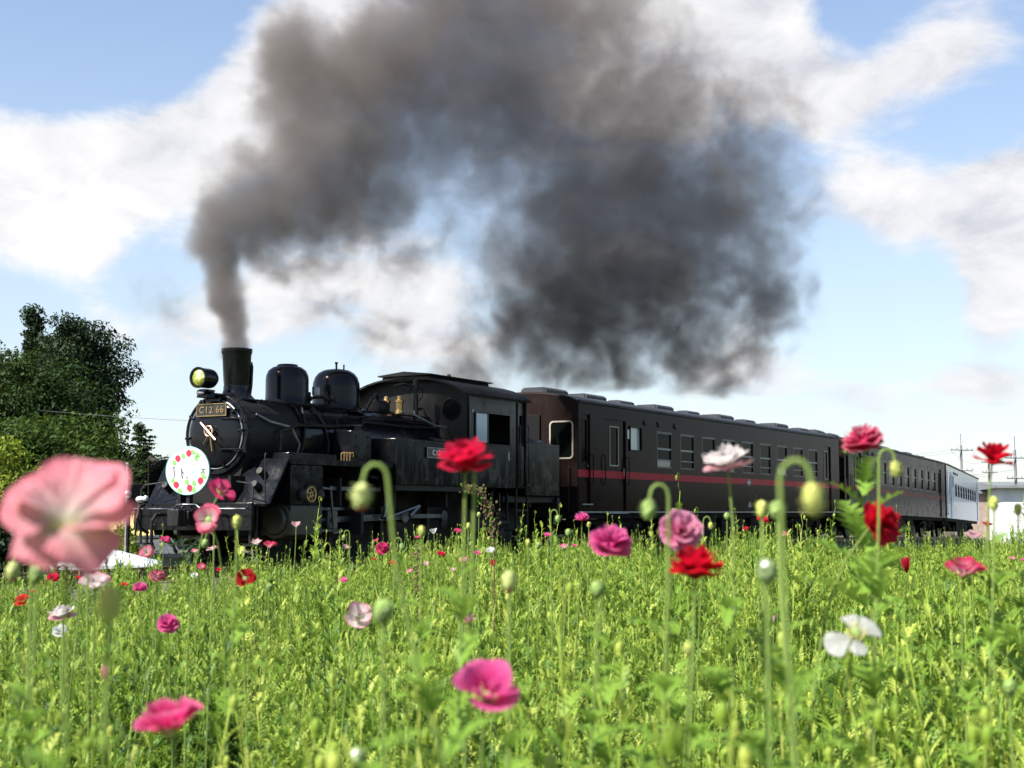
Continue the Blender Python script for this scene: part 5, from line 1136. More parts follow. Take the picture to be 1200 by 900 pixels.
PAL = {  # petal colours from the heart outwards
 'pink': [(0, (.82, .78, .46)), (.20, (.88, .82, .68)), (.42, (.86, .55, .55)), (1, (.84, .27, .34))],
 'crimson': [(0, (.25, .0, .01)), (.3, (.60, .004, .03)), (1, (.76, .016, .075))],
 'red': [(0, (.20, .0, .0)), (.3, (.62, .004, .018)), (1, (.72, .008, .035))],
 'deepred': [(0, (.06, .0, .0)), (.3, (.36, .004, .008)), (1, (.50, .006, .012))],
 'hotred': [(0, (.50, .01, .07)), (.5, (.76, .03, .13)), (.85, (.74, .06, .17)), (1, (.80, .30, .38))],
 'whitered': [(0, (.55, .02, .04)), (.22, (.75, .35, .32)), (.45, (.84, .78, .75)), (1, (.86, .79, .78))],
 'magenta': [(0, (.70, .10, .28)), (.5, (.86, .045, .30)), (1, (.90, .17, .45))],
 'rose': [(0, (.70, .16, .22)), (.4, (.70, .025, .15)), (.8, (.76, .045, .21)), (1, (.82, .20, .36))],
 'roseyellow': [(0, (.80, .50, .06)), (.14, (.76, .22, .22)), (.5, (.74, .10, .28)), (1, (.82, .36, .52))],
 'hotpink': [(0, (.75, .5, .2)), (.25, (.75, .15, .28)), (1, (.74, .03, .19))],
 'pinkpale': [(0, (.75, .72, .42)), (.3, (.84, .66, .62)), (.65, (.82, .42, .47)), (1, (.76, .10, .22))],
 'pinkrim': [(0, (.80, .60, .55)), (.5, (.80, .34, .42)), (.85, (.72, .06, .16)), (1, (.66, .02, .08))],
 'pinkred': [(0, (.62, .03, .06)), (.5, (.78, .28, .38)), (1, (.80, .44, .50))],
 'whitepink': [(0, (.72, .70, .35)), (.3, (.85, .80, .78)), (.8, (.85, .70, .70)), (1, (.78, .32, .40))],
 'white': [(0, (.72, .76, .60)), (.25, (.84, .84, .82)), (1, (.86, .86, .85))],
 'orange': [(0, (.70, .40, .10)), (.3, (.66, .05, .02)), (1, (.72, .05, .035))],
 'blush': [(0, (.75, .72, .50)), (.4, (.84, .68, .66)), (1, (.80, .38, .46))]}
PM = {}
def petal_mat(pal):
    if pal in PM: return PM[pal]
    m = bpy.data.materials.new(pal + ' poppy petal'); m.use_nodes = True; N = NT(m.node_tree); b = N.n['Principled BSDF']; out = N.n['Material Output']
    v = N.new('ShaderNodeAttribute', attribute_name='along').outputs['Fac']; u = N.new('ShaderNodeAttribute', attribute_name='across').outputs['Fac']
    co = N.new('ShaderNodeTexCoord').outputs['Object']
    cx = N.new('ShaderNodeCombineXYZ'); N.l.new(N.math('MULTIPLY', u, 22.), cx.inputs[0]); N.l.new(N.math('MULTIPLY', v, 1.6), cx.inputs[1])
    vein = N.noise(cx.outputs[0], 1.0, 4, .6)[0]
    f = N.math('ADD', v, N.math('MULTIPLY', N.math('SUBTRACT', N.noise(co, 5, 3, .6)[0], .5), .35)); f = N.math('ADD', f, N.math('MULTIPLY', N.math('SUBTRACT', vein, .5), .30))
    c = N.ramp(f, PAL[pal]); dk = N.vmath('SCALE', c, scale=.86); c = N.mix(N.rng(vein, .35, .65), dk, c)
    N.l.new(c, b.inputs['Base Color']); b.inputs['Roughness'].default_value = .6; b.inputs['Specular IOR Level'].default_value = .2
    bp = N.new('ShaderNodeBump'); bp.inputs['Strength'].default_value = .9; bp.inputs['Distance'].default_value = .02; N.l.new(vein, bp.inputs['Height']); N.l.new(bp.outputs[0], b.inputs['Normal'])
    t = N.new('ShaderNodeBsdfTranslucent'); N.l.new(c, t.inputs[0]); mx = N.new('ShaderNodeMixShader'); mx.inputs[0].default_value = .45
    N.l.new(b.outputs[0], mx.inputs[1]); N.l.new(t.outputs[0], mx.inputs[2]); N.l.new(mx.outputs[0], out.inputs[0]); PM[pal] = m; return m
LAYERS = {  # petals, length, half angle, rise at the foot, rise at the rim, ruffle
 'wide': [(1, .60, 1.75, .85, .45, .13), (1, .60, 1.6, .75, .40, .13), (1, .50, 1.05, .30, -.95, .12), (1, .50, 1.05, .35, -.80, .13), (1, .56, 1.35, .60, .00, .12), (1, .56, 1.35, .55, -.10, .12)],
 'single': [(2, .50, 1.25, .60, .05, .05), (3, .50, 1.05, .95, .35, .05)],
 'bowl': [(2, .56, 1.3, .75, .45, .05), (3, .55, 1.1, 1.05, .70, .05), (2, .34, .9, 1.2, 1.0, .06)],
 'cup': [(2, .60, 1.2, .6, 1.0, .02), (2, .58, 1.2, .7, 1.1, .02)],
 'double': [(4, .48, 1.05, .60, .05, .07), (5, .56, .95, .95, .15, .08), (5, .58, .85, 1.25, .55, .09), (5, .58, .8, 1.45, .95, .09), (4, .52, .9, 1.6, 1.35, .08)],
 'ruffle': [(4, .52, 1.1, .55, .0, .07), (4, .56, 1.05, 1.0, .25, .10), (4, .56, 1.0, 1.3, .75, .10), (4, .50, .95, 1.5, 1.25, .09)],
 'half': [(3, .95, 1.2, .95, 1.75, .03), (3, .9, 1.2, 1.05, 1.8, .03)],
 'droop': [(2, .60, .62, .05, -.55, .04), (2, .44, .50, .35, -.35, .05)]}
def petal_geo(Ln, half, e0, e1, ruf, seed, nu, nv):
    g = random.Random(seed); k1, k2, p1, p2 = g.uniform(2.5, 4), g.uniform(5, 7.5), g.uniform(0, 6), g.uniform(0, 6); e1 += g.uniform(-.15, .15); Ln *= g.uniform(.93, 1.04)
    V, A, B, F = [], [], [], []
    for j in range(nv + 1):
        v = j / nv
        for i in range(nu + 1):
            u = -1 + 2 * i / nu; Lf = Ln * (1 - .20 * abs(u) ** 2.6 + .018 * sin(u * k2 + p2)); ph = u * half * (.55 + .45 * sqrt(v) if v > 0 else .55)
            r = z = 0.0
            for q in range(6):
                t = v * (q + .5) / 6; e = e0 + (e1 - e0) * t; r += Lf * v / 6 * cos(e); z += Lf * v / 6 * sin(e)
            z += .10 * u * u * v * Ln + ruf * v * v * (sin(u * k1 + p1) + .5 * sin(u * k2 + p2)) * .5
            r = max(.02 * v, r) + ruf * .15 * v * v * sin(u * k2 * .8 + p1)
            V.append((r * cos(ph), r * sin(ph), z)); A.append(v); B.append(u * .5 + seed % 7)
    for j in range(nv):
        for i in range(nu): a = j * (nu + 1) + i; F.append((a, a + 1, a + nu + 2, a + nu + 1))
    return V, A, B, F
def petal_mesh(name, parts, pal):
    V, A, B, F = [], [], [], []
    for (v, a, b, f), R in parts:
        o = len(V); V += [tuple(R @ Vector(p)) for p in v] if R else v; A += a; B += b; F += [tuple(i + o for i in q) for q in f]
    me = bpy.data.meshes.new(name); me.from_pydata(V, [], F); me.polygons.foreach_set('use_smooth', [True] * len(F))
    me.attributes.new('along', 'FLOAT', 'POINT').data.foreach_set('value', A); me.attributes.new('across', 'FLOAT', 'POINT').data.foreach_set('value', B)
    me.materials.append(petal_mat(pal)); me.update(); return me
stem_m = leaf_mat('hairy poppy stem', [(.2, (.17, .25, .06)), (.8, (.27, .34, .11))], .2, .5)
poppy_leaf_m = leaf_mat('poppy leaf', [(.05, (.09, .18, .028)), (.3, (.15, .26, .035)), (.6, (.22, .33, .05))], .38, .5, (.20, .30, .045, 1))
pod_m = principled('green seed pod', (.22, .30, .08), .6, var=.25, vscale=30, bump=.5, bscale=90)
stamen_m = principled('pale yellow stamens', (.62, .55, .20), .7, var=.3, vscale=40)
BUDM = {'g': principled('green hairy bud', (.17, .26, .06), .6, var=.35, vscale=60, bump=.9, bscale=160), 'y': principled('yellow green hairy bud', (.34, .37, .08), .6, var=.3, vscale=60, bump=.9, bscale=160),
        'w': principled('grey green hairy bud', (.16, .23, .08), .6, var=.35, vscale=60, bump=.9, bscale=160)}
BUDM['tip'] = principled('pale olive hairy bud', (.33, .38, .12), .6, var=.3, vscale=60, bump=.9, bscale=160)
redtip_m = principled('dark red bud tip', (.22, .02, .03), .6); whitetip_m = principled('white bud tip', (.8, .8, .74), .6)
PC_ = {}
def stem_pts(P, root, dirn, n=9):
    """root to bloom, arriving along dirn"""
    A = Vector(root); D = Vector(P); k = (D - A).length * .35; B_ = A + Vector((0, 0, k * 1.3)); C_ = D - Vector(dirn).normalized() * k * .5
    return [A * (1 - t) ** 3 + B_ * 3 * t * (1 - t) ** 2 + C_ * 3 * t * t * (1 - t) + D * t ** 3 for t in [i / n for i in range(n + 1)]]
def lobed_leaf(mb, base, direction, length, width, seed, droop=.35):
    g = random.Random(seed); d = Vector(direction).normalized(); s = d.cross(Vector((0, 0, 1))); s = s.normalized() if s.length > .01 else Vector((1, 0, 0)); n = s.cross(d)
    def at(t, w): return Vector(base) + d * length * t + s * width * w + Vector((0, 0, -droop * length * t * t)) + n * abs(w) * width * .25
    vs, fs = [], []
    k = 5
    for i in range(k + 1): t = i / k; ww = .10 * (1 - t) + .03; vs += [at(t, -ww), at(t, ww)]
    for i in range(k): fs.append((2 * i, 2 * i + 1, 2 * i + 3, 2 * i + 2))
    for i in range(k):
        t = (i + .3) / k; w = sin(pi * (.25 + .65 * t)) * g.uniform(.8, 1.1)
        for q in (-1, 1):
            b = len(vs); vs += [at(t - .05, q * .06), at(t + .10, q * .55 * w), at(t + .22, q * w), at(t + .20, q * .45 * w), at(t + .13, q * .06)]; fs += [(b, b + 1, b + 3, b + 4), (b + 1, b + 2, b + 3)]
    b = len(vs); vs += [at(.93, -.12), at(1.0, -.22), at(1.18, 0), at(1.0, .22), at(.93, .12)]; fs += [(b, b + 1, b + 2, b + 3, b + 4)]
    mb.add(vs, fs)
LEAFME = []
def stem_leaves(t, top, seed):
    if not LEAFME:
        for k in range(4): mb = MB(); lobed_leaf(mb, (0, 0, 0), (.62, 0, .78), 1.0, .30, k, .45); LEAFME.append(mb.mesh('leaf', poppy_leaf_m, 60))
    g = random.Random(seed); top = Vector(top); S = stem_pts(top, (0, 0, 0), (0, 0, 1), 12)
    for k in range(8):
        z = top.z - g.uniform(.13, .17) - .033 * k
        i = max(j for j in range(12) if S[j].z <= z or j == 0); c = S[i].lerp(S[i + 1], min(1, max(0, (z - S[i].z) / max(1e-4, S[i + 1].z - S[i].z))))
        o = obj('leaf', LEAFME[k % 4], t, c); o.rotation_euler = (0, g.uniform(-.25, .3), k * 2.4 + g.uniform(-.5, .5)); q = .055 + .010 * k + g.uniform(-.01, .02); o.scale = (q, q, q)
def poppy(idx, kind, pal, D, P, face, label):
    P = Vector(P); fz = Vector(face).normalized(); big = D * 1707 / P.y > 26; g = random.Random(idx * 13 + 5)
    lean = Vector((-fz.x * .10 + g.uniform(-.05, .05), -fz.y * .06 + g.uniform(-.04, .06), 0)); root = Vector((P.x + lean.x, max(.75, P.y + lean.y), 0))
    t = thing('poppy', label, 'poppy', root, 0, 'poppies in bloom'); q = fz.to_track_quat('Z', 'Y'); ctr = P - root - fz * D * (.28 if kind in ('double', 'ruffle', 'half') else .15 if kind in ('bowl', 'cup') else .08)
    lay = LAYERS[kind]; spin = g.uniform(0, 6.28)
    if kind == 'droop': spin = .5
    if big:
        for li, (n, Ln, half, e0, e1, ruf) in enumerate(lay):
            for i in range(n):
                pl_ = 'pinkred' if pal == 'whitered' and li == 0 else pal; key = (kind, pl_, li, i % 3)
                if key not in PC_: PC_[key] = petal_mesh('petal', [(petal_geo(Ln, half, e0, e1, ruf, li * 31 + (i % 3) * 7 + len(pal) * 3, 12, 9), None)], pl_)
                o = obj('petal', PC_[key], t, ctr); a = spin + li * 1.1 + 2 * pi * i / n + g.uniform(-.15, .15)
                if kind == 'wide': bk = q.inverted() @ Vector((0, 1, 0)); a = atan2(bk.y, bk.x) + radians((40, -38, 138, -132, 88, -90)[li])
                o.rotation_mode = 'QUATERNION'; o.rotation_quaternion = q @ Vector((0, 0, 1)).rotation_difference(Vector((0, 0, 1))) @ Matrix.Rotation(a, 3, 'Z').to_quaternion(); o.scale = (D, D, D)
        if kind in ('wide', 'single', 'bowl', 'droop'):
            if 'heart' not in PC_:
                mb = MB(); mb.lathe([(0, -.02), (.06, .0), (.085, .06), (.085, .11), (.095, .125), (.06, .15), (0, .155)], (0, 0, 0), (0, 0, 1), 12); PC_['heart'] = mb.mesh('seed_pod', pod_m)
                mb = MB(); gg = random.Random(3)
                for k in range(40):
                    a = gg.uniform(0, 6.28); r = gg.uniform(.12, .19); z = gg.uniform(.08, .17); mb.tube([(.05 * cos(a), .05 * sin(a), .01), (r * cos(a), r * sin(a), z)], .004, 3); mb.ball((r * cos(a), r * sin(a), z), .013, 5, 3)
                PC_['stamens'] = mb.mesh('stamens', stamen_m)
            for nm in (('heart', 'stamens') if kind != 'wide' else ('stamens',)):
                o = obj({'heart': 'seed_pod'}.get(nm, nm), PC_[nm], t, ctr); o.rotation_mode = 'QUATERNION'; o.rotation_quaternion = q; o.scale = (D, D, D) if kind != 'wide' else (D * .6, D * .6, D * .5)
    else:
        key = (kind, pal, idx % 3)
        if key not in PC_:
            parts = []
            for li, (n, Ln, half, e0, e1, ruf) in enumerate(lay):
                for i in range(n): parts.append((petal_geo(Ln, half, e0, e1, ruf, li * 17 + i * 5 + idx, 6, 5), Matrix.Rotation(spin + li * 1.1 + 2 * pi * i / n, 3, 'Z')))
            PC_[key] = petal_mesh('bloom', parts, pal)
        o = obj('bloom', PC_[key], t, ctr); o.rotation_mode = 'QUATERNION'; o.rotation_quaternion = q; o.scale = (D, D, D)
    base = ctr + fz * D * (.02 if kind != 'half' else .0); mb = MB(); sd = Vector((fz.x * .7, fz.y * .7, max(.55, fz.z)))
    if P.y < 3.3 and 'leafy' not in label: stem_leaves(t, base, idx)
    mb.tube(stem_pts(base, (0, 0, 0), sd), [.0026 - .0008 * i / 9 for i in range(10)], 7); mb.build('stem', stem_m, t, smooth=60); return t
def bud(idx, pal, hook, Lb, P, label):
    P = Vector(P); g = random.Random(idx * 7 + 1); root = Vector((P.x + g.uniform(-.05, .05) + hook * Lb * .9 + (.27 if 'in front of the driving wheels' in label and 'big' in label else 0), max(.7, P.y + g.uniform(-.03, .05)), 0)); t = thing('poppy_bud', label, 'poppy bud', root, 0, 'poppy buds'); p = P - root
    up = Vector((hook * .12, 0, 1)).normalized()
    mb = MB(); r = Lb * .34 if pal != 'y' else Lb * .30
    prof = [(0, -.5), (.45, -.46), (.80, -.30), (1.0, -.05), (.98, .15), (.80, .33), (.45, .46), (0, .5)]
    mb.lathe([(a * r * (1.15 if pal in 'gw' and not hook else 1), b * Lb) for a, b in prof], p, up, 14); bo = mb.build('bud', BUDM[pal], t, smooth=80)
    mb = MB()
    for k in range(46):                                  # stiff hairs
        a, z = g.uniform(0, 6.28), g.uniform(-.42, .42); rr = r * sqrt(max(0, 1 - (z / .5) ** 2)); o = Vector((cos(a), sin(a), .3)); b = p + Vector((rr * cos(a), rr * sin(a), z * Lb)); mb.tube([b, b + o * Lb * .16], Lb * .008, 3)
    mb.build('hairs', BUDM[pal], t, smooth=0)['kind'] = 'stuff'
    if pal == 'tip': mb = MB(); mb.ball(p - Vector((0, 0, Lb * .40)), r * .62, 10, 6, sc=(1, 1, .7)); mb.build('petal_tip', redtip_m, t)
    if pal == 'w': mb = MB(); mb.ball(p + Vector((-.1 * Lb, -r * .75, Lb * .22)), r * .42, 10, 6); mb.build('petal_tip', whitetip_m, t)
    mb = MB(); rs = max(.0012, min(.0020, Lb * .075))
    if hook:
        top = p + up * Lb * .48; hx = hook * Lb
        pts = stem_pts(p + Vector((hx * .95, .003, Lb * .60)), (0, 0, 0), (0, 0, 1))
        pts += [p + Vector((hx * .88, .003, Lb * .92)), p + Vector((hx * .66, .002, Lb * 1.14)), p + Vector((hx * .38, .001, Lb * 1.16)), p + Vector((hx * .16, 0, Lb * .98)), top + Vector((0, 0, Lb * .12)), top - up * Lb * .1]
    else: pts = stem_pts(p - up * Lb * .45, (0, 0, 0), (0, 0, 1))
    if P.y < 3.3: stem_leaves(t, pts[9] if hook else p, idx + 50)
    mb.tube(pts, rs, 7); mb.build('stem', stem_m, t, smooth=60); return t
for i, f in enumerate(FLOWERS):
    t = poppy(i, *f)
    if 'topping the tall leafy plant' in f[-1]:          # big clasping leaves up its stem
        b = Vector(f[3]) - t.location
        for k in range(13):
            a = k * 2.4; z = b.z - .035 - .022 * k; mb = MB(); ln = .055 + .008 * k
            lobed_leaf(mb, Vector((b.x * (z / b.z), b.y * (z / b.z), z)), (cos(a), sin(a) * .8, 1.3 - .05 * k), ln, ln * .38, k, .25); mb.build('leaf', poppy_leaf_m, t, smooth=60)
    if 'large crimson double' in f[-1]:
        mb = MB(); b = Vector(f[3]) - t.location; mb.tube(stem_pts(b + Vector((.012, .02, -.02)), (.01, .10, 0), (0, 0, 1)), .0024, 7); mb.build('stem', stem_m, t, smooth=60)
for i, f in enumerate(BUDS): bud(i, *f)

# dark weeds gone to seed
seed_m = principled('brown seed clusters', (.10, .065, .03), .8, var=.6, vscale=30)
def weed(label, pts, r, n, seed):
    root = Vector(pts[0]); t = thing('seeding_weed', label, 'weed', root, 0); g = random.Random(seed); P = [Vector(p) - root for p in pts]
    mb = MB(); mb.tube(P, [.006 - .0045 * i / (len(P) - 1) for i in range(len(P))], 6); mb.build('stem', seed_m, t)
    mb = MB(); mg = MB()
    for k in range(n):
        f = g.uniform(.35, 1) * (len(P) - 1); i = min(int(f), len(P) - 2); c = P[i].lerp(P[i + 1], f - i) + Vector((g.gauss(0, r), g.gauss(0, r), g.gauss(0, r * .6)))
        (mb if g.random() < .7 else mg).ball(c, g.uniform(.004, .010), 5, 3, sc=(1, 1, 1.3))
    for s_, m_, nm in ((mb, seed_m, 'seed_heads'), (mg, poppy_leaf_m, 'green_seed_heads')): o = s_.build(nm, m_, t); o['kind'] = 'stuff'
    return t
weed('tall brown seeding weed bowing left in front of the locomotive cab', [(-.13, 10.5, 0), (-.125, 10.5, .5), (-.13, 10.5, .95), (-.15, 10.5, 1.18), (-.20, 10.5, 1.31), (-.27, 10.5, 1.375), (-.31, 10.5, 1.36)], .030, 330, 3)
weed('short brown seeding weed under the main rod, left of the white cup-shaped poppy', [(-.66, 10.2, 0), (-.66, 10.2, .6), (-.655, 10.2, .98)], .022, 120, 8)

# ------------------------------------------------------------------ the mass of poppy foliage: a few plants, set out thousands of times by one object
PV, PF, PA, PT = [], [], [], []
def put(mb, k, tint):
    b = len(PV); PV.extend(mb.v); PF.extend(tuple(i + b for i in f) for f in mb.f); PA.extend([k] * len(mb.v)); PT.extend([tint] * len(mb.v))
K = 0
for k in range(9):                                       # bushy poppy plants
    g = random.Random(100 + k)
    for s in range(5):
        a = g.uniform(0, 6.28); h = g.uniform(.42, .78) if s else .80; r0 = g.uniform(.0, .05); r1 = r0 + g.uniform(.02, .17)
        pts = [Vector(((r0 + (r1 - r0) * t) * cos(a), (r0 + (r1 - r0) * t) * sin(a), h * t)) for t in [i / 5 for i in range(6)]]
        mb = MB(); mb.tube(pts, [.0028 - .0012 * i / 5 for i in range(6)], 4); put(mb, K, .65 + g.uniform(-.1, .2))
        for l in range(20):
            t = .25 + .74 * l / 19; i = min(int(t * 5), 4); p = pts[i].lerp(pts[i + 1], t * 5 - i); b = g.uniform(0, 6.28); ln = (.145 - .095 * t) * g.uniform(.6, 1.5)
            mb = MB(); lobed_leaf(mb, p, (cos(b), sin(b), .6 + 1.5 * t + g.uniform(-.3, .5)), ln, ln * g.uniform(.15, .28), g.random(), g.uniform(.1, .6)); put(mb, K, g.random() ** 1.2)
        if g.random() < .28:
            tip = pts[-1]; L_ = g.uniform(.010, .017); mb = MB()
            if g.random() < .5: mb.tube([tip, tip + Vector((0, 0, .07)), tip + Vector((.008, 0, .085)), tip + Vector((.016, 0, .075))], .0013, 4); c = tip + Vector((.017, 0, .075 - L_))
            else: mb.tube([tip, tip + Vector((0, 0, .07))], .0013, 4); c = tip + Vector((0, 0, .07 + L_ * .7))
            put(mb, K, .8); mb = MB(); mb.ball(c, L_ * .55, 7, 5, sc=(1, 1, 1.6)); put(mb, K, g.uniform(.5, .85))
    K += 1
for k in range(2):                                       # long grass blades
    g = random.Random(300 + k)
    for s in range(16):
        a, h = g.uniform(0, 6.28), g.uniform(.35, .82); w = g.uniform(.0025, .005); d = Vector((cos(a), sin(a), 0)); sdv = Vector((-d.y, d.x, 0)); mb = MB(); vs = []
        o = d * g.uniform(0, .05); bend = g.uniform(.05, .30)
        for i in range(5): t = i / 4; c = o + d * bend * t * t + Vector((0, 0, h * (t - .15 * t * t))); vs += [c - sdv * w * (1 - t * .9), c + sdv * w * (1 - t * .9)]
        mb.add(vs, [(2 * i, 2 * i + 1, 2 * i + 3, 2 * i + 2) for i in range(4)]); put(mb, K, g.uniform(.4, 1.0))
    K += 1
for k in range(2):                                       # low clover-like weeds and a dry tuft
    g = random.Random(400 + k)
    for s in range(70):
        a, r, z = g.uniform(0, 6.28), g.uniform(0, .16), g.uniform(.05, .42); c = Vector((r * cos(a), r * sin(a), z)); q = g.uniform(.008, .018); n = Vector((g.gauss(0, .5), g.gauss(0, .5), 1)).normalized(); X = n.orthogonal().normalized(); Y = n.cross(X); mb = MB()
        mb.add([c + (X * cos(w) + Y * sin(w)) * q for w in [2 * pi * i / 6 for i in range(6)]], [tuple(range(6))]); put(mb, K, g.uniform(.5, 1.0))
        if s % 4 == 0: mb = MB(); mb.tube([Vector((0, 0, 0)), c], .0012, 3); put(mb, K, 1.0)
    K += 1
for k in range(3):                                       # single tall stalks with sparse leaves and a bud
    g = random.Random(500 + k); a = g.uniform(0, 6.28); h = 1.0; pts = [Vector((.10 * t * t * cos(a), .10 * t * t * sin(a), h * t)) for t in [i / 6 for i in range(7)]]
    mb = MB(); mb.tube(pts, [.0032 - .0012 * i / 6 for i in range(7)], 5); put(mb, K, .7)
    for l in range(16):
        t = .35 + .55 * l / 15; i = min(int(t * 6), 5); p = pts[i].lerp(pts[i + 1], t * 6 - i); b = l * 2.4; ln = (.17 - .12 * t) * g.uniform(.8, 1.3)
        mb = MB(); lobed_leaf(mb, p, (cos(b), sin(b), 1.0 + 1.0 * t), ln, ln * .34, l, .3); put(mb, K, g.random())
    for q in range(3):
        t = (.98, .80, .70)[q]; i = min(int(t * 6), 5); p = pts[i].lerp(pts[i + 1], t * 6 - i); b = g.uniform(0, 6.28); d = Vector((cos(b), sin(b), 0)); e = p + d * .03 * (q > 0) + Vector((0, 0, .10 - .02 * q))
        mb = MB(); mb.tube([p, p.lerp(e, .5) + d * .01, e, e + d * .010 + Vector((0, 0, .010)), e + d * .02], .0014, 4); put(mb, K, .8)
        mb = MB(); mb.ball(e + d * .021 - Vector((0, 0, .014)), .0075, 8, 6, sc=(1, 1, 1.7)); put(mb, K, g.uniform(.5, .85))
    K += 1
g = np.random.default_rng(9); pts = []
def scatter(y0, y1, dens, wide):
    a = (y1 - y0) * 2 * wide(y1); n = int(a * dens); x = g.uniform(-wide(y1), wide(y1), n); y = g.uniform(y0, y1, n)
    for p, q in zip(x, y):
        if abs(p) < wide(q): pts.append((p, q))
wd = lambda y: .50 * y + 1.6
for y0, y1, dn in ((-.8, .42, 26), (.42, .9, 60), (.9, 3, 54), (3, 6, 36), (6, 10, 29), (10, 15, 24), (15, 21, 22), (21, 27, 16), (27, 36, 9)): scatter(y0, y1, dn, wd)
IV, IA, IS, IR_, IP = [], [], [], [], []
import mathutils
for x, y in pts:
    w, rz, run = track_sw(x, y)
    if w < 2.7 + .5 * sin(x * 1.3): continue
    pn = mathutils.noise.noise((x * .55, y * .45, 3)); pn2 = mathutils.noise.noise((x * 1.6, y * 1.2, 9)); r = random.random(); d = y
    s = .80 + .26 * pn + .50 * pn2 + random.uniform(-.22, .20) + .50 * max(0, 1 - y / 3.6) - .17 * sstep(6, 15, y)
    bare = math.exp(-(((x - .55) / .42) ** 2 + ((y - 3.7) / .8) ** 2)); s -= .42 * bare
    if x > .3 * y: s *= 1.03
    k = random.randrange(9) if r < .70 else (9 + random.randrange(2) if r < .78 else 11 + random.randrange(2) if r < .87 else 13 + random.randrange(3))
    if bare > .35 and random.random() < .6: k = 11 + random.randrange(2)
    top = (.92 if k < 9 else .82 if k < 11 else .45 if k < 13 else 1.1) * s
    if y > 7 and random.random() < .10: s *= random.uniform(1.12, 1.42)
    if y > 6: s *= 1 + .30 * mathutils.noise.noise((x * .9, y * .5, 21))
    top = (.92 if k < 9 else .82 if k < 11 else .45 if k < 13 else 1.1) * s
    lf = sstep(.10, .24, -x / max(y, .5)) * sstep(4.5, 9, y); s *= 1 - .22 * lf; top *= 1 - .22 * lf
    if -.5 < y < .42: lim = .80
    elif y < .75: lim = 1.2 - (.165 - .09 * random.random() ** 1.6) * y
    elif y < 2.3: lim = 1.2 - (.140 - .085 * random.random() ** 1.5) * y + .02
    else: lim = 2.0
    if y > .6:
        for _, _, D_, (fx, fy, fz_), *_r in FLOWERS:      # gaps through which the blooms show
            if fy > y and abs(x / y - fx / fy) < D_ * .55 / fy + .07 / y: lim = min(lim, 1.2 + (fz_ - D_ * .75 - 1.2) * y / fy)
        for _, _, L_, (fx, fy, fz_), _r in BUDS:
            if fy > y and abs(x / y - fx / fy) < L_ * .5 / fy + .03 / y: lim = min(lim, 1.2 + (fz_ - L_ * 1.2 - 1.2) * y / fy)
    if y < 2.3 and k < 9 and random.random() < .35: k = 13 + random.randrange(3); top = 1.1 * s
    if top > lim: s *= max(.3, lim / top)
    gzv = ground_z(x, y) if w < 12 or y > 25 else 0.0
    IV.append((x, y, gzv - .02)); IS.append(max(.25, s)); IR_.append(random.uniform(0, 6.28)); IP.append(k)
nP, nI = len(PV), len(IV)
me = bpy.data.meshes.new('poppy_foliage'); me.from_pydata([tuple(v) for v in PV] + IV, [], PF)
me.polygons.foreach_set('use_smooth', [True] * len(PF))
def attr(nm, typ, vals): me.attributes.new(nm, typ, 'POINT').data.foreach_set('value', vals)
attr('proto', 'INT', PA + [-1] * nI); attr('tint', 'FLOAT', PT + [0.0] * nI); attr('size', 'FLOAT', [1.0] * nP + IS); attr('turn', 'FLOAT', [0.0] * nP + IR_); attr('pick', 'INT', [0] * nP + IP)
fol = bpy.data.materials.new('poppy foliage'); fol.use_nodes = True; N = NT(fol.node_tree); b = N.n['Principled BSDF']; out = N.n['Material Output']
tn = N.new('ShaderNodeAttribute', attribute_name='tint').outputs['Fac']; pos = N.new('ShaderNodeNewGeometry').outputs['Position']; oi = N.new('ShaderNodeObjectInfo').outputs['Random']
f = N.math('ADD', N.math('MULTIPLY', tn, .80), N.math('MULTIPLY', N.math('SUBTRACT', N.noise(pos, .9, 4, .6)[0], .5), 1.0)); f = N.math('ADD', f, N.math('MULTIPLY', N.math('SUBTRACT', oi, .25), .45))
c = N.ramp(f, [(.02, (.043, .100, .016)), (.32, (.116, .215, .024)), (.64, (.215, .32, .036)), (.98, (.38, .44, .085))])
N.l.new(c, b.inputs['Base Color']); b.inputs['Roughness'].default_value = .50; b.inputs['Specular IOR Level'].default_value = .22
t = N.new('ShaderNodeBsdfTranslucent'); N.l.new(N.mix(.40, c, (.20, .30, .045, 1)), t.inputs[0]); mx = N.new('ShaderNodeMixShader'); mx.inputs[0].default_value = .36
N.l.new(b.outputs[0], mx.inputs[1]); N.l.new(t.outputs[0], mx.inputs[2]); N.l.new(mx.outputs[0], out.inputs[0])
me.materials.append(fol)
fo = obj('poppy_foliage', me); tag(fo, 'dense yellow-green poppy leaves, stems, buds and grass filling the field', kind='stuff')
gt = bpy.data.node_groups.new('plants set out over the field', 'GeometryNodeTree'); gt.is_modifier = True
gt.interface.new_socket('Geometry', in_out='INPUT', socket_type='NodeSocketGeometry'); gt.interface.new_socket('Geometry', in_out='OUTPUT', socket_type='NodeSocketGeometry')
G = NT(gt); gi = G.new('NodeGroupInput'); go = G.new('NodeGroupOutput')
def named(nm, typ): n = G.new('GeometryNodeInputNamedAttribute', data_type=typ); n.inputs[0].default_value = nm; return n.outputs[0]
cmp_ = G.new('FunctionNodeCompare', data_type='INT', operation='LESS_THAN'); G.l.new(named('proto', 'INT'), cmp_.inputs[2]); cmp_.inputs[3].default_value = 0
sp_ = G.new('GeometryNodeSeparateGeometry', domain='POINT'); G.l.new(gi.outputs[0], sp_.inputs[0]); G.l.new(cmp_.outputs[0], sp_.inputs[1])
si = G.new('GeometryNodeSplitToInstances', domain='POINT'); G.l.new(sp_.outputs[1], si.inputs[0]); G.l.new(named('proto', 'INT'), si.inputs['Group ID'])
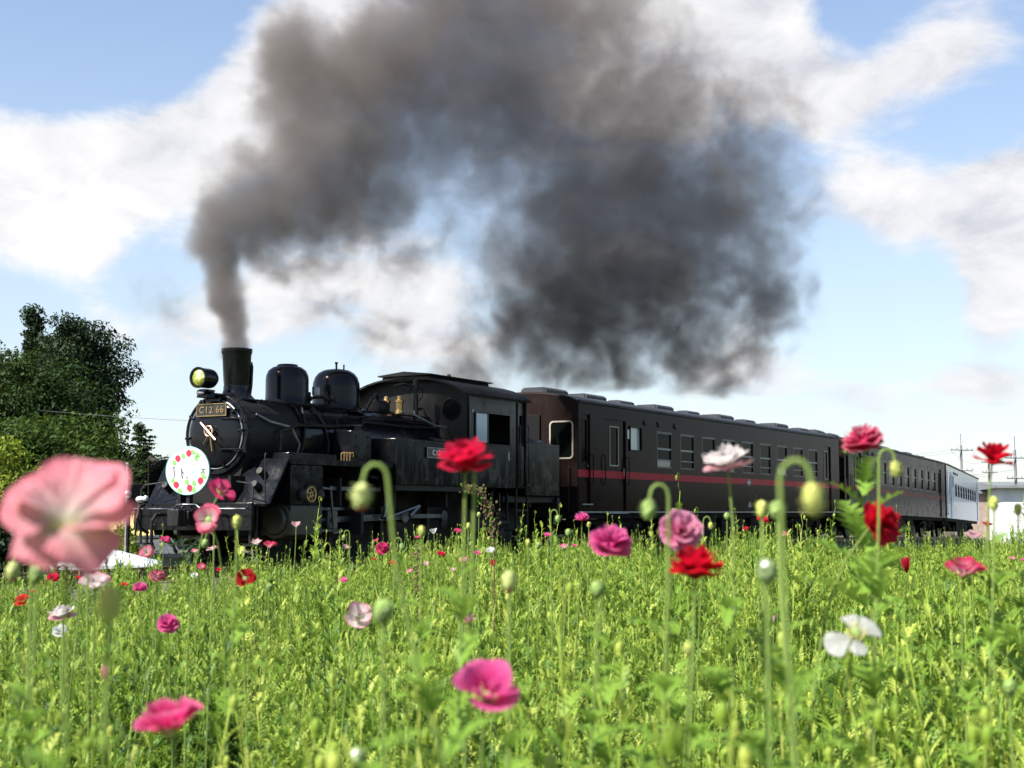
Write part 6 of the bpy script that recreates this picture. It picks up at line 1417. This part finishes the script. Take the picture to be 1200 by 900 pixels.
ip = G.new('GeometryNodeInstanceOnPoints'); G.l.new(sp_.outputs[0], ip.inputs['Points']); G.l.new(si.outputs[0], ip.inputs['Instance']); ip.inputs['Pick Instance'].default_value = True
G.l.new(named('pick', 'INT'), ip.inputs['Instance Index']); cx = G.new('ShaderNodeCombineXYZ'); G.l.new(named('turn', 'FLOAT'), cx.inputs[2]); G.l.new(cx.outputs[0], ip.inputs['Rotation'])
G.l.new(named('size', 'FLOAT'), ip.inputs['Scale']); G.l.new(ip.outputs[0], go.inputs[0])
fo.modifiers.new('plants', 'NODES').node_group = gt
print('foliage', nP, len(PF), nI)

# ================================================================== the smoke: a real volume, thick at the chimney and drifting back over the train
gt = bpy.data.node_groups.new('smoke density', 'GeometryNodeTree'); gt.is_modifier = True
gt.interface.new_socket('Geometry', in_out='INPUT', socket_type='NodeSocketGeometry'); gt.interface.new_socket('Geometry', in_out='OUTPUT', socket_type='NodeSocketGeometry')
G = NT(gt); G.new('NodeGroupInput'); go = G.new('NodeGroupOutput')
pos = G.new('GeometryNodeInputPosition').outputs[0]
def centred(v, k): return G.vmath('SCALE', G.vmath('SUBTRACT', v, (.5, .5, .5)), scale=k)
sx = G.new('ShaderNodeSeparateXYZ'); G.l.new(pos, sx.inputs[0])
grow = G.rng(sx.outputs[2], 4.2, 8.0, .25, 1.0)
w1 = centred(G.noise(pos, .45, 2, .5)[1], 2.2); w2 = centred(G.noise(pos, 1.15, 6, .62)[1], 1.7)
pw = G.vmath('ADD', pos, G.vmath('SCALE', G.vmath('ADD', w1, w2), scale=grow))
fld = None
for x, y, z, r, w in SMOKE:
    d = G.rng(G.vmath('DISTANCE', pw, (x, y, z)), r * 1.4, r * .1, 0.0, w)
    fld = d if fld is None else G.math('MAXIMUM', fld, d)
nz = G.noise(pw, 1.1, 8, .66, .6)[0]
den = G.math('ADD', fld, G.math('MULTIPLY', G.math('SUBTRACT', nz, .5), 2.3))
den = G.math('MULTIPLY', G.rng(den, .20, .86, 0.0, 1.0), G.rng(fld, .04, .35, 0, 1))
den = G.math('MULTIPLY', den, G.math('MULTIPLY', G.rng(sx.outputs[2], 4.1, 7.5, 3.2, 1.0), G.rng(sx.outputs[0], -5.0, 1.5, 1.75, 1.0)))
xs = [s[0] for s in SMOKE]; ys = [s[1] for s in SMOKE]; zs = [s[2] for s in SMOKE]; rm = 2.6
vc = G.new('GeometryNodeVolumeCube'); G.l.new(den, vc.inputs['Density'])
lo = (min(xs) - rm, min(ys) - rm, 3.9); hi = (max(xs) + rm, max(ys) + rm, max(zs) + rm)
vc.inputs['Min'].default_value = lo; vc.inputs['Max'].default_value = hi
for a, n in zip('XYZ', range(3)): vc.inputs['Resolution ' + a].default_value = max(16, int((hi[n] - lo[n]) / .075))
smk = bpy.data.materials.new('coal smoke'); smk.use_nodes = True; N = NT(smk.node_tree); N.n.clear()
pv = N.new('ShaderNodeVolumePrincipled'); out = N.new('ShaderNodeOutputMaterial'); N.l.new(pv.outputs[0], out.inputs['Volume'])
pv.inputs['Color'].default_value = (.22, .208, .205, 1); pv.inputs['Density'].default_value = .86; pv.inputs['Absorption Color'].default_value = (.055, .038, .028, 1); pv.inputs['Anisotropy'].default_value = .35
pv.inputs['Density Attribute'].default_value = 'density'
sm = G.new('GeometryNodeSetMaterial'); G.l.new(vc.outputs[0], sm.inputs[0]); sm.inputs['Material'].default_value = smk; G.l.new(sm.outputs[0], go.inputs[0])
mb = MB(); mb.lathe([(.1, 0), (.3, .6)], (SMOKE[0][0], SMOKE[0][1], SMOKE[0][2]), (0, 0, 1), 8)
so_ = mb.build('smoke', smk); so_.modifiers.new('smoke', 'NODES').node_group = gt
tag(so_, 'dark brownish-grey coal smoke pouring from the chimney and billowing over the train', kind='stuff')
SC.cycles.volume_step_rate = 2.0; SC.cycles.volume_max_steps = 256
